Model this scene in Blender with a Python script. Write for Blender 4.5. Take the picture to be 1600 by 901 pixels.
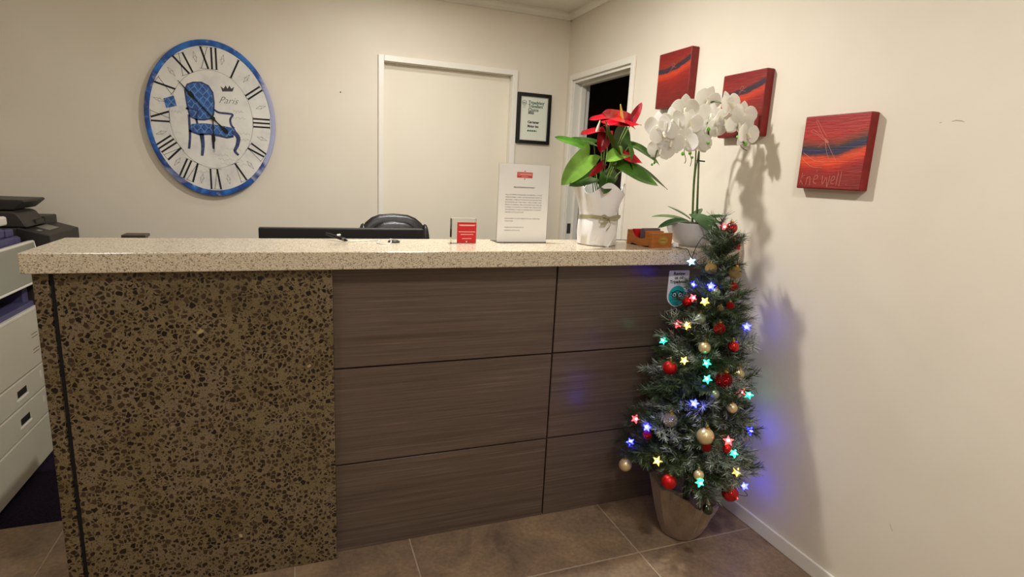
import bpy, bmesh, math, random
from mathutils import Vector, Matrix, Quaternion, Euler

for o in list(bpy.data.objects):
    bpy.data.objects.remove(o, do_unlink=True)
scene = bpy.context.scene
COL = scene.collection
PI = math.pi
RND = random.Random(7)

# ------------------------------------------------------------------ camera
cam_d = bpy.data.cameras.new('camera')
cam_d.sensor_width = 36.0
cam_d.lens = 883.7056 * 36.0 / 1600.0
cam_d.clip_start = 0.02
cam = bpy.data.objects.new('camera', cam_d)
COL.objects.link(cam)
RIGHT = Vector((0.93578369, -0.34940843, 0.0471448))
DOWN = Vector((-0.02675833, -0.2037128, -0.97866495))
FWD = Vector((0.35155778, 0.91455719, -0.1999807))
m = Matrix.Identity(4)
for i in range(3):
    m[i][0] = RIGHT[i]
    m[i][1] = -DOWN[i]
    m[i][2] = -FWD[i]
m[2][3] = 1.42
cam.matrix_world = m
scene.camera = cam

# ------------------------------------------------------------------ world, colour, lights
scene.view_settings.view_transform = 'Standard'
scene.view_settings.look = 'None'
scene.view_settings.gamma = 1.0
scene.view_settings.use_curve_mapping = False
scene.view_settings.exposure = 0.08
world = bpy.data.worlds.new('world')
scene.world = world
world.use_nodes = True
world.node_tree.nodes['Background'].inputs[0].default_value = (0.9, 0.85, 0.75, 1)
world.node_tree.nodes['Background'].inputs[1].default_value = 0.05


def lamp(name, loc, watts, size, color, shape='DISK', size_y=None, spread=PI):
    l = bpy.data.lights.new(name, 'AREA')
    l.shape = shape
    l.size = size
    if size_y:
        l.size_y = size_y
    l.energy = watts
    l.color = color
    l.spread = spread
    o = bpy.data.objects.new(name, l)
    o.location = loc
    COL.objects.link(o)
    return o


WHITE = (1.0, 0.99, 0.985)
lamp('downlight_over_counter', (0.72, 2.235, 2.47), 30, 0.09, WHITE)
lamp('downlight_over_desk', (0.58, 3.05, 2.47), 4.5, 0.09, WHITE)
lamp('downlight_staff_left', (-1.35, 2.6, 2.47), 2.6, 0.16, WHITE)
lamp('downlight_lobby', (0.75, 0.22, 2.47), 22, 0.20, WHITE)
lamp('downlight_lobby_left', (-1.1, 0.15, 2.47), 11, 0.20, WHITE)
fill_d = bpy.data.lights.new('ceiling_fill_lobby', 'POINT')  # unseen point light, added so that direct light reaches the ceiling
fill_d.energy = 24
fill_d.shadow_soft_size = 0.12
fill_d.color = WHITE
fill = bpy.data.objects.new('ceiling_fill_lobby', fill_d)
fill.location = (0.1, -1.4, 2.30)
COL.objects.link(fill)


# ------------------------------------------------------------------ materials
def lin(c):
    return tuple((x / 12.92 if x <= 0.04045 else ((x + 0.055) / 1.055) ** 2.4) for x in c)


def rgb(r, g, b):
    return lin((r / 255.0, g / 255.0, b / 255.0)) + (1.0,)


MATS = {}


def mat(name, color=(0.5, 0.5, 0.5, 1), rough=0.5, metal=0.0, spec=0.5, emit=None, estr=0.0, trans=0.0, alpha=1.0,
        coat=0.0, sheen=0.0, sss=0.0, ior=1.45):
    if name in MATS:
        return MATS[name]
    m = bpy.data.materials.new(name)
    m.use_nodes = True
    b = m.node_tree.nodes['Principled BSDF']
    b.inputs['Base Color'].default_value = color
    b.inputs['Roughness'].default_value = rough
    b.inputs['Metallic'].default_value = metal
    b.inputs['Specular IOR Level'].default_value = spec
    b.inputs['Transmission Weight'].default_value = trans
    b.inputs['Coat Weight'].default_value = coat
    b.inputs['Sheen Weight'].default_value = sheen
    b.inputs['Subsurface Weight'].default_value = sss
    b.inputs['IOR'].default_value = ior
    b.inputs['Alpha'].default_value = alpha
    if emit:
        b.inputs['Emission Color'].default_value = emit
        b.inputs['Emission Strength'].default_value = estr
    MATS[name] = m
    return m


class NT:
    """tiny helper to wire node trees"""

    def __init__(self, m):
        self.m = m
        self.t = m.node_tree
        self.b = self.t.nodes['Principled BSDF']

    def n(self, kind, **kw):
        nd = self.t.nodes.new(kind)
        for k, v in kw.items():
            if k.startswith('i_'):
                nd.inputs[k[2:].replace('_', ' ')].default_value = v
            else:
                setattr(nd, k, v)
        return nd

    def l(self, a, b):
        self.t.links.new(a, b)

    def coords(self, scale=(1, 1, 1), kind='Object', rot=(0, 0, 0), loc=(0, 0, 0)):
        c = self.n('ShaderNodeTexCoord')
        mp = self.n('ShaderNodeMapping')
        mp.inputs['Scale'].default_value = scale
        mp.inputs['Rotation'].default_value = rot
        mp.inputs['Location'].default_value = loc
        self.l(c.outputs[kind], mp.inputs['Vector'])
        return mp.outputs['Vector']

    def noise(self, vec, scale, detail=3, rough=0.5, dist=0.0):
        nd = self.n('ShaderNodeTexNoise')
        nd.inputs['Scale'].default_value = scale
        nd.inputs['Detail'].default_value = detail
        nd.inputs['Roughness'].default_value = rough
        nd.inputs['Distortion'].default_value = dist
        self.l(vec, nd.inputs['Vector'])
        return nd.outputs['Fac']

    def vor(self, vec, scale, feature='F1', rnd=1.0):
        nd = self.n('ShaderNodeTexVoronoi')
        nd.feature = feature
        nd.inputs['Scale'].default_value = scale
        nd.inputs['Randomness'].default_value = rnd
        self.l(vec, nd.inputs['Vector'])
        return nd

    def ramp(self, fac, stops, interp='LINEAR'):
        nd = self.n('ShaderNodeValToRGB')
        nd.color_ramp.interpolation = interp
        cr = nd.color_ramp
        while len(cr.elements) < len(stops):
            cr.elements.new(0.5)
        for e, (p, c) in zip(cr.elements, stops):
            e.position = p
            e.color = c if len(c) == 4 else tuple(c) + (1,)
        self.l(fac, nd.inputs['Fac'])
        return nd.outputs['Color']

    def mix(self, fac, a, b, blend='MIX'):
        nd = self.n('ShaderNodeMix')
        nd.data_type = 'RGBA'
        nd.blend_type = blend
        for s, v in ((0, fac), (6, a), (7, b)):
            if hasattr(v, 'default_value') or hasattr(v, 'is_linked'):
                self.l(v, nd.inputs[s])
            else:
                nd.inputs[s].default_value = v
        return nd.outputs[2]

    def math(self, op, a, b=0.0, c=None):
        nd = self.n('ShaderNodeMath', operation=op)
        for s, v in ((0, a), (1, b)) + (((2, c),) if c is not None else ()):
            if hasattr(v, 'is_linked'):
                self.l(v, nd.inputs[s])
            else:
                nd.inputs[s].default_value = v
        return nd.outputs[0]

    def color(self, c):
        self.l(c, self.b.inputs['Base Color'])

    def bump(self, h, strength=0.2, dist=0.01):
        nd = self.n('ShaderNodeBump')
        nd.inputs['Strength'].default_value = strength
        nd.inputs['Distance'].default_value = dist
        self.l(h, nd.inputs['Height'])
        self.l(nd.outputs['Normal'], self.b.inputs['Normal'])


def g(v):
    return (v, v, v, 1)


def noisy(name, c1, c2, scale=8, rough=0.5, bump=0.0, stretch=(1, 1, 1), detail=4, **kw):
    if name in MATS:
        return MATS[name]
    m = mat(name, c1, rough, **kw)
    t = NT(m)
    v = t.coords(stretch)
    f = t.noise(v, scale, detail)
    t.color(t.ramp(f, [(0.3, c1), (0.7, c2)]))
    if bump:
        t.bump(f, bump, 0.004)
    return m


wall_m = noisy('wall_paint', rgb(222, 211, 190), rgb(227, 217, 197), 3.0, 0.6, spec=0.3)
t = NT(wall_m)
t.bump(t.noise(t.coords(), 260, 3), 0.06, 0.002)
ceil_m = noisy('ceiling_paint', rgb(238, 231, 218), rgb(242, 236, 224), 2.0, 0.9, spec=0.2)
trim_m = noisy('trim_gloss_white', rgb(230, 224, 208), rgb(235, 229, 214), 4, 0.35)
door_m = noisy('door_paint', rgb(228, 217, 194), rgb(232, 222, 200), 2, 0.5)
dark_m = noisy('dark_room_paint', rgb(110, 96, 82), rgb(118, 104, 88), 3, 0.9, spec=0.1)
carpet_m = noisy('navy_carpet', rgb(26, 20, 30), rgb(44, 36, 50), 120, 1.0, 0.5, spec=0.05)
grout_m = noisy('grout', rgb(160, 142, 120), rgb(178, 160, 136), 60, 0.9)

# floor tile: clouded brown porcelain
tile_m = mat('floor_tile', rough=0.42, spec=0.4)
t = NT(tile_m)
v = t.coords((1, 1, 1), 'Object')
oi = t.n('ShaderNodeObjectInfo')
vv = t.n('ShaderNodeVectorMath', operation='ADD')
sc = t.n('ShaderNodeVectorMath', operation='SCALE')
sc.inputs[0].default_value = (7.0, 13.0, 0.0)
t.l(oi.outputs['Random'], sc.inputs['Scale'])
t.l(v, vv.inputs[0])
t.l(sc.outputs[0], vv.inputs[1])
f1 = t.noise(vv.outputs[0], 5.0, 6, 0.6, 0.6)
f2 = t.noise(vv.outputs[0], 60.0, 4, 0.6)
c1 = t.ramp(f1, [(0.30, rgb(110, 91, 76)), (0.50, rgb(140, 117, 93)), (0.70, rgb(160, 134, 103))])
c2 = t.ramp(f2, [(0.35, g(0.80)), (0.65, g(1.08))])
t.color(t.mix(1.0, c1, c2, 'MULTIPLY'))
t.bump(f2, 0.05, 0.002)

# polished dark exposed-aggregate terrazzo
terr_m = mat('dark_terrazzo', rough=0.22, spec=0.45)
t = NT(terr_m)
v0 = t.coords()
wob = t.n('ShaderNodeTexNoise')
wob.inputs['Scale'].default_value = 60
t.l(v0, wob.inputs['Vector'])
add = t.n('ShaderNodeVectorMath', operation='MULTIPLY_ADD')
add.inputs[1].default_value = (0.014, 0.014, 0.014)
t.l(wob.outputs['Color'], add.inputs[0])
t.l(v0, add.inputs[2])
v = add.outputs[0]
big = t.vor(v, 62, 'DISTANCE_TO_EDGE')
bigc = t.vor(v, 62, 'F1')
sep = t.n('ShaderNodeSeparateColor')
t.l(bigc.outputs['Color'], sep.inputs[0])
# cells become stones when their distance to the edge is large enough, with a random threshold per cell
thr = t.math('MULTIPLY_ADD', sep.outputs[0], 0.24, 0.05)
rad = t.math('MULTIPLY_ADD', sep.outputs[2], 0.30, 0.36)
rnd_ = t.math('LESS_THAN', bigc.outputs['Distance'], rad)
stone = t.math('MULTIPLY', t.math('GREATER_THAN', big.outputs['Distance'], t.math('MULTIPLY_ADD', sep.outputs[0], 0.16, 0.04)), rnd_)
small = t.vor(v, 150, 'DISTANCE_TO_EDGE')
smallc = t.vor(v, 150, 'F1')
sep2 = t.n('ShaderNodeSeparateColor')
t.l(smallc.outputs['Color'], sep2.inputs[0])
thr2 = t.math('MULTIPLY_ADD', sep2.outputs[0], 0.38, 0.08)
stone2 = t.math('GREATER_THAN', small.outputs['Distance'], thr2)
cloud = t.noise(v0, 5.5, 5, 0.6)
matrix = t.ramp(cloud, [(0.30, rgb(102, 87, 58)), (0.48, rgb(118, 102, 72)), (0.62, rgb(122, 105, 82)), (0.75, rgb(108, 94, 58))])
fine = t.noise(v0, 330, 3, 0.7)
matrix = t.mix(1.0, matrix, t.ramp(fine, [(0.35, g(0.62)), (0.65, g(1.15))]), 'MULTIPLY')
stc = t.ramp(sep.outputs[1], [(0.0, rgb(26, 20, 15)), (0.6, rgb(40, 31, 22)), (0.93, rgb(66, 52, 36)), (0.996, rgb(70, 56, 40)), (1.0, rgb(186, 168, 120))])
c = t.mix(t.math('MULTIPLY', stone2, 0.75), matrix, rgb(54, 42, 29))
c = t.mix(stone, c, stc)
t.color(c)

# pale speckled engineered stone slab
slab_m = mat('speckled_stone', rough=0.20, spec=0.5)
t = NT(slab_m)
v = t.coords()
a = t.vor(v, 330, 'F1')
sep = t.n('ShaderNodeSeparateColor')
t.l(a.outputs['Color'], sep.inputs[0])
cA = t.ramp(sep.outputs[0], [(0.0, rgb(128, 112, 92)), (0.12, rgb(160, 144, 120)), (0.22, rgb(198, 183, 155)), (0.6, rgb(208, 193, 164)), (0.9, rgb(214, 201, 174)), (1.0, rgb(222, 211, 188))])
n1 = t.noise(v, 300, 3, 0.65)
cB = t.ramp(n1, [(0.32, g(0.50)), (0.44, g(0.90)), (0.6, g(1.03))])
t.color(t.mix(1.0, cA, cB, 'MULTIPLY'))

# grey-brown laminate with long horizontal grain
wood_m = mat('linear_grain_laminate', rough=0.30, spec=0.45)
t = NT(wood_m)
v = t.coords((0.40, 1, 26))
oi = t.n('ShaderNodeObjectInfo')
off = t.n('ShaderNodeVectorMath', operation='ADD')
comb = t.n('ShaderNodeCombineXYZ')
t.l(t.math('MULTIPLY', oi.outputs['Random'], 9.0), comb.inputs[0])
t.l(t.math('MULTIPLY', oi.outputs['Random'], 37.0), comb.inputs[2])
t.l(v, off.inputs[0])
t.l(comb.outputs[0], off.inputs[1])
f = t.noise(off.outputs[0], 1.3, 5, 0.65, 0.15)
f2 = t.noise(off.outputs[0], 6.5, 6, 0.7, 0.1)
cA = t.ramp(f, [(0.30, rgb(76, 62, 53)), (0.45, rgb(90, 75, 64)), (0.55, rgb(97, 82, 70)), (0.70, rgb(83, 69, 58))])
cB = t.ramp(f2, [(0.28, g(0.60)), (0.44, g(0.92)), (0.56, g(1.05)), (0.66, g(1.5))])
t.color(t.mix(1.0, cA, cB, 'MULTIPLY'))

black_joint_m = mat('black_joint', rgb(16, 14, 14), 0.7)


# ------------------------------------------------------------------ mesh helpers
class MB:
    def __init__(self):
        self.v = []
        self.f = []
        self.mi = []
        self.cur = 0

    def add(self, verts, faces):
        b = len(self.v)
        self.v += [Vector(p) for p in verts]
        for fc in faces:
            self.f.append([b + i for i in fc])
            self.mi.append(self.cur)
        return self

    def box(self, x0, x1, y0, y1, z0, z1, M=None):
        vs = [Vector((x, y, z)) for x in (x0, x1) for y in (y0, y1) for z in (z0, z1)]
        if M is not None:
            vs = [M @ p for p in vs]
        return self.add(vs, [(0, 1, 3, 2), (4, 6, 7, 5), (0, 4, 5, 1), (2, 3, 7, 6), (0, 2, 6, 4), (1, 5, 7, 3)])

    def tube(self, pts, r, n=8, caps=True):
        pts = [Vector(p) for p in pts]
        rs = r if isinstance(r, (list, tuple)) else [r] * len(pts)
        vs, fs = [], []
        up = None
        for i, p in enumerate(pts):
            d = (pts[min(i + 1, len(pts) - 1)] - pts[max(i - 1, 0)]).normalized()
            if up is None:
                up = d.orthogonal().normalized()
            else:
                up = (up - d * up.dot(d))
                up = up.normalized() if up.length > 1e-6 else d.orthogonal().normalized()
            w = d.cross(up)
            for k in range(n):
                a = 2 * PI * k / n
                vs.append(p + (up * math.cos(a) + w * math.sin(a)) * rs[i])
        for i in range(len(pts) - 1):
            for k in range(n):
                k2 = (k + 1) % n
                fs.append((i * n + k, i * n + k2, (i + 1) * n + k2, (i + 1) * n + k))
        if caps:
            fs.append(tuple(range(n))[::-1])
            fs.append(tuple((len(pts) - 1) * n + k for k in range(n)))
        return self.add(vs, fs)

    def lathe(self, prof, n=32, c=(0, 0, 0), fn=None):
        """prof: list of (radius, z) from bottom to top"""
        vs, fs = [], []
        c = Vector(c)
        for i, (r, z) in enumerate(prof):
            for k in range(n):
                a = 2 * PI * k / n
                p = Vector((r * math.cos(a), r * math.sin(a), z))
                if fn:
                    p = fn(p, i, a)
                vs.append(c + p)
        for i in range(len(prof) - 1):
            for k in range(n):
                k2 = (k + 1) % n
                fs.append((i * n + k, i * n + k2, (i + 1) * n + k2, (i + 1) * n + k))
        if prof[0][0] > 1e-5:
            fs.append(tuple(range(n))[::-1])
        if prof[-1][0] > 1e-5:
            fs.append(tuple((len(prof) - 1) * n + k for k in range(n)))
        return self.add(vs, fs)

    def prism(self, poly, F, d0, d1):
        """poly in 2D (a, b); F maps (a, b, c) to the world; extruded from d0 to d1"""
        n = len(poly)
        area = sum(poly[i][0] * poly[(i + 1) % n][1] - poly[(i + 1) % n][0] * poly[i][1] for i in range(n))
        if area < 0:
            poly = poly[::-1]
        vs = [F(a, b, d0) for a, b in poly] + [F(a, b, d1) for a, b in poly]
        fs = [tuple(range(n))[::-1], tuple(range(n, 2 * n))]
        for i in range(n):
            j = (i + 1) % n
            fs.append((i, j, n + j, n + i))
        return self.add(vs, fs)

    def stroke(self, pts, w, F, d0, d1):
        """flat ribbon along a 2D polyline; w is a width or one per point"""
        ws = w if isinstance(w, (list, tuple)) else [w] * len(pts)
        L, R = [], []
        for i, p in enumerate(pts):
            a = Vector(pts[max(i - 1, 0)])
            b = Vector(pts[min(i + 1, len(pts) - 1)])
            d = (b - a).normalized()
            nrm = Vector((-d.y, d.x)) * ws[i] * 0.5
            L.append(tuple(Vector(p) + nrm))
            R.append(tuple(Vector(p) - nrm))
        n = len(pts)
        vs = [F(x, y, d1) for x, y in L] + [F(x, y, d1) for x, y in R] + [F(x, y, d0) for x, y in L] + [F(x, y, d0) for x, y in R]
        fs = []
        for i in range(n - 1):
            fs.append((n + i, n + i + 1, i + 1, i))
            fs.append((i, i + 1, 2 * n + i + 1, 2 * n + i))
            fs.append((3 * n + i, 3 * n + i + 1, n + i + 1, n + i))
        return self.add(vs, fs)

    def surf(self, grid):
        nu, nv = len(grid), len(grid[0])
        vs = [p for row in grid for p in row]
        fs = [(i * nv + j, (i + 1) * nv + j, (i + 1) * nv + j + 1, i * nv + j + 1) for i in range(nu - 1) for j in range(nv - 1)]
        return self.add(vs, fs)

    def mesh(self, name, mats, smooth=False, bevel=0.0, seg=2, origin=(0, 0, 0), angle=40, solid=0.0):
        me = bpy.data.meshes.new(name)
        o = Vector(origin)
        me.from_pydata([tuple(p - o) for p in self.v], [], self.f)
        if not isinstance(mats, (list, tuple)):
            mats = [mats]
        for mm in mats:
            me.materials.append(mm)
        me.polygons.foreach_set('material_index', self.mi)
        me.update()
        bm = bmesh.new()
        bm.from_mesh(me)
        bmesh.ops.remove_doubles(bm, verts=bm.verts, dist=1e-6)
        if not solid:
            bmesh.ops.recalc_face_normals(bm, faces=bm.faces)
        if bevel:
            es = [e for e in bm.edges if len(e.link_faces) == 2 and e.calc_face_angle(0) > math.radians(30)]
            bmesh.ops.bevel(bm, geom=es, offset=bevel, segments=seg, profile=0.5, affect='EDGES', clamp_overlap=True)
        if solid:
            bmesh.ops.solidify(bm, geom=list(bm.faces), thickness=solid)
        bm.to_mesh(me)
        bm.free()
        if smooth:
            me.polygons.foreach_set('use_smooth', [True] * len(me.polygons))
            try:
                me.set_sharp_from_angle(angle=math.radians(angle))
            except Exception:
                pass
        me.update()
        return me

    def build(self, name, mats, parent=None, smooth=False, bevel=0.0, seg=2, label=None, angle=40, solid=0.0, origin=None):
        org = Vector(parent['_o']) if parent is not None else Vector(origin or (0, 0, 0))
        me = self.mesh(name, mats, smooth, bevel, seg, org, angle, solid)
        return link(name, me, parent, label, None if parent is not None else org)


ORG = {}


def link(name, me, parent=None, label=None, loc=None):
    o = bpy.data.objects.new(name, me)
    COL.objects.link(o)
    if parent is not None:
        o.parent = parent
        o['_o'] = parent['_o']
    else:
        o['_o'] = tuple(loc or (0, 0, 0))
        o.location = loc or (0, 0, 0)
    if label:
        o['label'] = label
    return o


def thing(name, label, cat, loc, group=None):
    o = bpy.data.objects.new(name, None)
    o.empty_display_size = 0.05
    COL.objects.link(o)
    o.location = loc
    o['_o'] = tuple(loc)
    tag(o, label, cat, group)
    return o


def tag(o, label, cat, group=None, kind=None):
    o['label'] = label
    o['category'] = cat
    if group:
        o['group'] = group
    if kind:
        o['kind'] = kind
    return o


def struct(o):
    o['kind'] = 'structure'
    return o


def frame(o, u, v, n):
    o, u, v, n = Vector(o), Vector(u), Vector(v), Vector(n)
    return lambda a, b, c=0.0: o + u * a + v * b + n * c


def text_into(mb, s, size, F, d, align='CENTER', at=(0, 0), shear=0.0, extrude=0.0003, width=None, bold=0.0, spacing=1.0):
    cu = bpy.data.curves.new('txt', 'FONT')
    cu.body = s
    cu.size = size
    cu.align_x = align
    cu.shear = shear
    cu.resolution_u = 2
    cu.offset = bold
    cu.space_character = spacing
    ob = bpy.data.objects.new('txt', cu)
    COL.objects.link(ob)
    me = bpy.data.meshes.new_from_object(ob)
    vs = [v.co.copy() for v in me.vertices]
    k = 1.0
    if width and vs:
        w = max(p.x for p in vs) - min(p.x for p in vs)
        k = width / w
    mb.add([F(at[0] + p.x * k, at[1] + p.y, d) for p in vs], [tuple(pl.vertices) for pl in me.polygons])
    bpy.data.objects.remove(ob, do_unlink=True)
    bpy.data.curves.remove(cu)
    bpy.data.meshes.remove(me)


def spline(pts, n=6):
    """Catmull-Rom through the points"""
    pts = [Vector(p) for p in pts]
    out = []
    for i in range(len(pts) - 1):
        p0 = pts[max(i - 1, 0)]
        p1, p2 = pts[i], pts[i + 1]
        p3 = pts[min(i + 2, len(pts) - 1)]
        for k in range(n):
            s = k / n
            out.append(0.5 * ((2 * p1) + (p2 - p0) * s + (2 * p0 - 5 * p1 + 4 * p2 - p3) * s * s + (3 * p1 - p0 - 3 * p2 + p3) * s ** 3))
    out.append(pts[-1])
    return out


# ================================================================== the setting
XR, YB, ZC = 1.765, 3.72, 2.485          # right wall, back wall, ceiling
XL, YF = -3.0, -2.6

# floor with its tiles
fl = struct(MB().box(XL, XR, YF, 2.465, -0.08, -0.0012).build('floor', grout_m))
XJ = [XL, -2.537, -1.705, -0.872, -0.042, 0.376, 1.209, XR]
YJ = [-2.6, -1.70, -0.867, -0.035, 0.797, 1.63, 2.465]
for j in range(len(YJ) - 1):
    xs = XJ if j == 5 else [x for x in XJ if x != -0.042] if j != 4 else [x for x in XJ if x != -0.042]
    if j != 5:
        xs = [XL, -2.537, -1.705, -0.872, -0.456, 0.376, 1.209, XR]
    for i in range(len(xs) - 1):
        b = 0.0028
        cx, cy = (xs[i] + xs[i + 1]) / 2, (YJ[j] + YJ[j + 1]) / 2
        hx, hy = (xs[i + 1] - xs[i]) / 2 - b, (YJ[j + 1] - YJ[j]) / 2 - b
        me = MB().box(-hx, hx, -hy, hy, -0.012, 0.0).mesh('tile', tile_m, bevel=0.0008, seg=1)
        o = link('tile', me, fl)
        o.location = (cx, cy, 0)
struct(MB().box(XL, XR, 2.465, YB, -0.08, -0.001).build('floor_carpet', carpet_m))

# ceiling, walls
struct(MB().box(XL - 0.1, XR + 0.1, YF - 0.1, YB + 0.1, ZC, ZC + 0.1).build('ceiling', ceil_m))
struct(MB().box(XL - 0.1, XL, YF, YB, 0, ZC).build('wall_left', wall_m))
struct(MB().box(XL - 0.1, XR + 0.1, YF - 0.1, YF, 0, ZC).build('wall_front', wall_m))
# back wall with the door opening
DX0, DX1, DZ = 0.520, 1.361, 2.052
b = MB()
b.box(XL - 0.1, DX0, YB, YB + 0.12, 0, ZC)
b.box(DX1, XR + 0.12, YB, YB + 0.12, 0, ZC)
b.box(DX0, DX1, YB, YB + 0.12, DZ, ZC)
struct(b.build('wall_back', wall_m))
# right wall with the opening to a dark room
RY0, RY1, RZ = 2.888, 3.622, 2.046
b = MB()
b.box(XR, XR + 0.115, YF, RY0, 0, ZC)
b.box(XR, XR + 0.115, RY1, YB, 0, ZC)
b.box(XR, XR + 0.115, RY0, RY1, RZ, ZC)
struct(b.build('wall_right', wall_m))
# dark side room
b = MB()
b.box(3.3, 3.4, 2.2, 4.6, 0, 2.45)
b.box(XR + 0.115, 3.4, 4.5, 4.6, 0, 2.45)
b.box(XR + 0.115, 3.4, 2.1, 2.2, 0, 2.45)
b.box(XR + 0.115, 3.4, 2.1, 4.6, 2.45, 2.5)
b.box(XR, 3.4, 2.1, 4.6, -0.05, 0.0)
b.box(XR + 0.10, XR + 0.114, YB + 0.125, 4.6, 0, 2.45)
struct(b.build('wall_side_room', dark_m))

# door in the back wall: architrave, jambs, leaf
d1 = struct(MB().box(DX0 + 0.002, DX1 - 0.002, YB + 0.045, YB + 0.085, 0.006, DZ - 0.002).build('door_1', door_m, bevel=0.001))
def part(mb, name, m_, parent, **kw):
    return mb.build(name, m_, parent, **kw)
A = 0.035
part(MB().box(DX0 - A, DX0, YB - 0.016, YB, 0, DZ + A), 'architrave', trim_m, d1, bevel=0.003)
part(MB().box(DX1, DX1 + A, YB - 0.016, YB, 0, DZ + A), 'architrave', trim_m, d1, bevel=0.003)
part(MB().box(DX0, DX1, YB - 0.016, YB, DZ, DZ + A), 'architrave', trim_m, d1, bevel=0.003)
part(MB().box(DX0, DX0 + 0.002, YB, YB + 0.12, 0, DZ), 'jamb', trim_m, d1)
part(MB().box(DX1 - 0.002, DX1, YB, YB + 0.12, 0, DZ), 'jamb', trim_m, d1)
part(MB().box(DX0, DX1, YB, YB + 0.12, DZ - 0.002, DZ), 'jamb', trim_m, d1)
for x in (0.60, 1.27):
    part(MB().lathe([(0.006, 0), (0.006, 0.004), (0.003, 0.006)], 12, (x, YB + 0.02, DZ - 0.009)), 'door_stop_bumper', trim_m, d1)
# back of the closed door
struct(MB().box(DX0 - 0.1, DX1 + 0.1, YB + 0.12, YB + 0.13, 0, DZ + 0.1).build('wall_behind_door', dark_m))

# doorway in the right wall
d2 = struct(MB().box(XR - 0.016, XR, RY1, RY1 + 0.036, 0, RZ + 0.036).build('door_2', trim_m, bevel=0.003))
part(MB().box(XR - 0.016, XR, RY0 - 0.036, RY0, 0, RZ + 0.036), 'architrave', trim_m, d2, bevel=0.003)
part(MB().box(XR - 0.016, XR, RY0, RY1, RZ, RZ + 0.036), 'architrave', trim_m, d2, bevel=0.003)
part(MB().box(XR, XR + 0.118, RY1 - 0.018, RY1, 0, RZ), 'jamb', trim_m, d2, bevel=0.001)
part(MB().box(XR, XR + 0.118, RY0, RY0 + 0.018, 0, RZ), 'jamb', trim_m, d2, bevel=0.001)
part(MB().box(XR, XR + 0.118, RY0 + 0.018, RY1 - 0.018, RZ - 0.018, RZ), 'jamb', trim_m, d2, bevel=0.001)
part(MB().box(XR + 0.05, XR + 0.085, RY1 - 0.032, RY1 - 0.018, 0, RZ - 0.018), 'door_stop', trim_m, d2, bevel=0.002)
part(MB().box(XR + 0.05, XR + 0.085, RY0 + 0.018, RY0 + 0.032, 0, RZ - 0.018), 'door_stop', trim_m, d2, bevel=0.002)
part(MB().box(XR + 0.05, XR + 0.085, RY0 + 0.032, RY1 - 0.032, RZ - 0.032, RZ - 0.018), 'door_stop', trim_m, d2, bevel=0.002)
steel_m = mat('brushed_steel', rgb(150, 145, 138), 0.35, 0.9)
part(MB().box(XR + 0.012, XR + 0.04, RY1 - 0.020, RY1 - 0.0175, 1.02, 1.09), 'strike_plate', steel_m, d2, label='small metal strike plate')

# skirting and cornice
struct(MB().box(XR - 0.011, XR, YF, RY0 - 0.036, 0, 0.062).build('baseboard_right', trim_m, bevel=0.004))
struct(MB().box(XL, DX0 - A, YB - 0.011, YB, 0, 0.062).build('baseboard_back', trim_m, bevel=0.004))
def cornice(name, L0, L1, horizontal):
    b = MB()
    prof = [(0, 0), (0.012, 0), (0.028, -0.004 + 0.02), (0.034, 0.030), (0.034, 0.044), (0, 0.044)]
    z0 = ZC - 0.044
    if horizontal:
        F = frame((L0, YB, z0), (0, -1, 0), (0, 0, 1), (1, 0, 0))
    else:
        F = frame((XR, L0, z0), (-1, 0, 0), (0, 0, 1), (0, 1, 0))
    b.prism(prof, F, 0, L1 - L0)
    return struct(b.build(name, trim_m))
cornice('trim_1', XL, XR, True)
cornice('trim_2', YF, YB, False)

# scuff marks on the walls
scuff_m = mat('scuff_grey', rgb(176, 166, 146), 0.8)
sm = thing('scuff_mark', 'faint grey scuffs on the cream right wall', 'wall mark', (XR, 1.13, 1.62))
b = MB()
F = frame((XR, 1.13, 1.62), (0, -1, 0), (0, 0, 1), (-1, 0, 0))
b.stroke([(-0.012, 0.004), (0.0, 0.006), (0.014, 0.004), (0.024, 0.0)], [0.0012, 0.003, 0.003, 0.001], F, 0, 0.0004)
part(b, 'scuff', scuff_m, sm)
b = MB()
b.stroke([(-0.045, 0.002), (-0.038, 0.003)], 0.002, F, 0, 0.0004)
part(b, 'scuff', scuff_m, sm)
b = MB()
F = frame((XR, 1.09, 0.35), (0, -1, 0), (0, 0, 1), (-1, 0, 0))
b.stroke([(0, 0.02), (0.006, 0.008), (0.012, 0.0)], 0.0014, F, 0, 0.0004)
part(b, 'scuff', scuff_m, sm)
dot_m = mat('wall_dot', rgb(70, 60, 50), 0.8)
o = MB().lathe([(0.004, 0), (0.003, 0.002)], 10).build('wall_plug', dot_m)
o.location = (0.2627, YB, 1.847)
o.rotation_euler = (PI / 2, 0, 0)
tag(o, 'tiny dark hole in the back wall between clock and door', 'wall mark')

# ================================================================== reception counter
CX0, CX1 = -0.702, XR - 0.004
YT, YW, YS = 1.926, 1.965, 1.886      # terrazzo face, laminate face, slab front
ZT, ZS = 1.145, 1.086                 # slab top, slab underside
ctr = thing('reception_counter', 'long reception counter faced with dark terrazzo and grey-brown wood panels', 'counter', (0.5, 2.08, 0))
part(MB().box(CX0 + 0.02, CX1, YW + 0.02, 2.195, 0, ZS), 'carcass', black_joint_m, ctr)
part(MB().box(CX0, -0.664, YT, 2.195, 0, ZS), 'terrazzo_end_panel', terr_m, ctr, bevel=0.002, label='narrow terrazzo end panel')
part(MB().box(-0.664, -0.652, YT + 0.010, YT + 0.03, 0, ZS), 'shadow_joint', black_joint_m, ctr)
part(MB().box(-0.652, 0.103, YT, YW + 0.03, 0, ZS), 'terrazzo_panel', terr_m, ctr, bevel=0.002, label='large polished dark terrazzo panel')
XJW, G = 0.942, 0.0032
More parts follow.
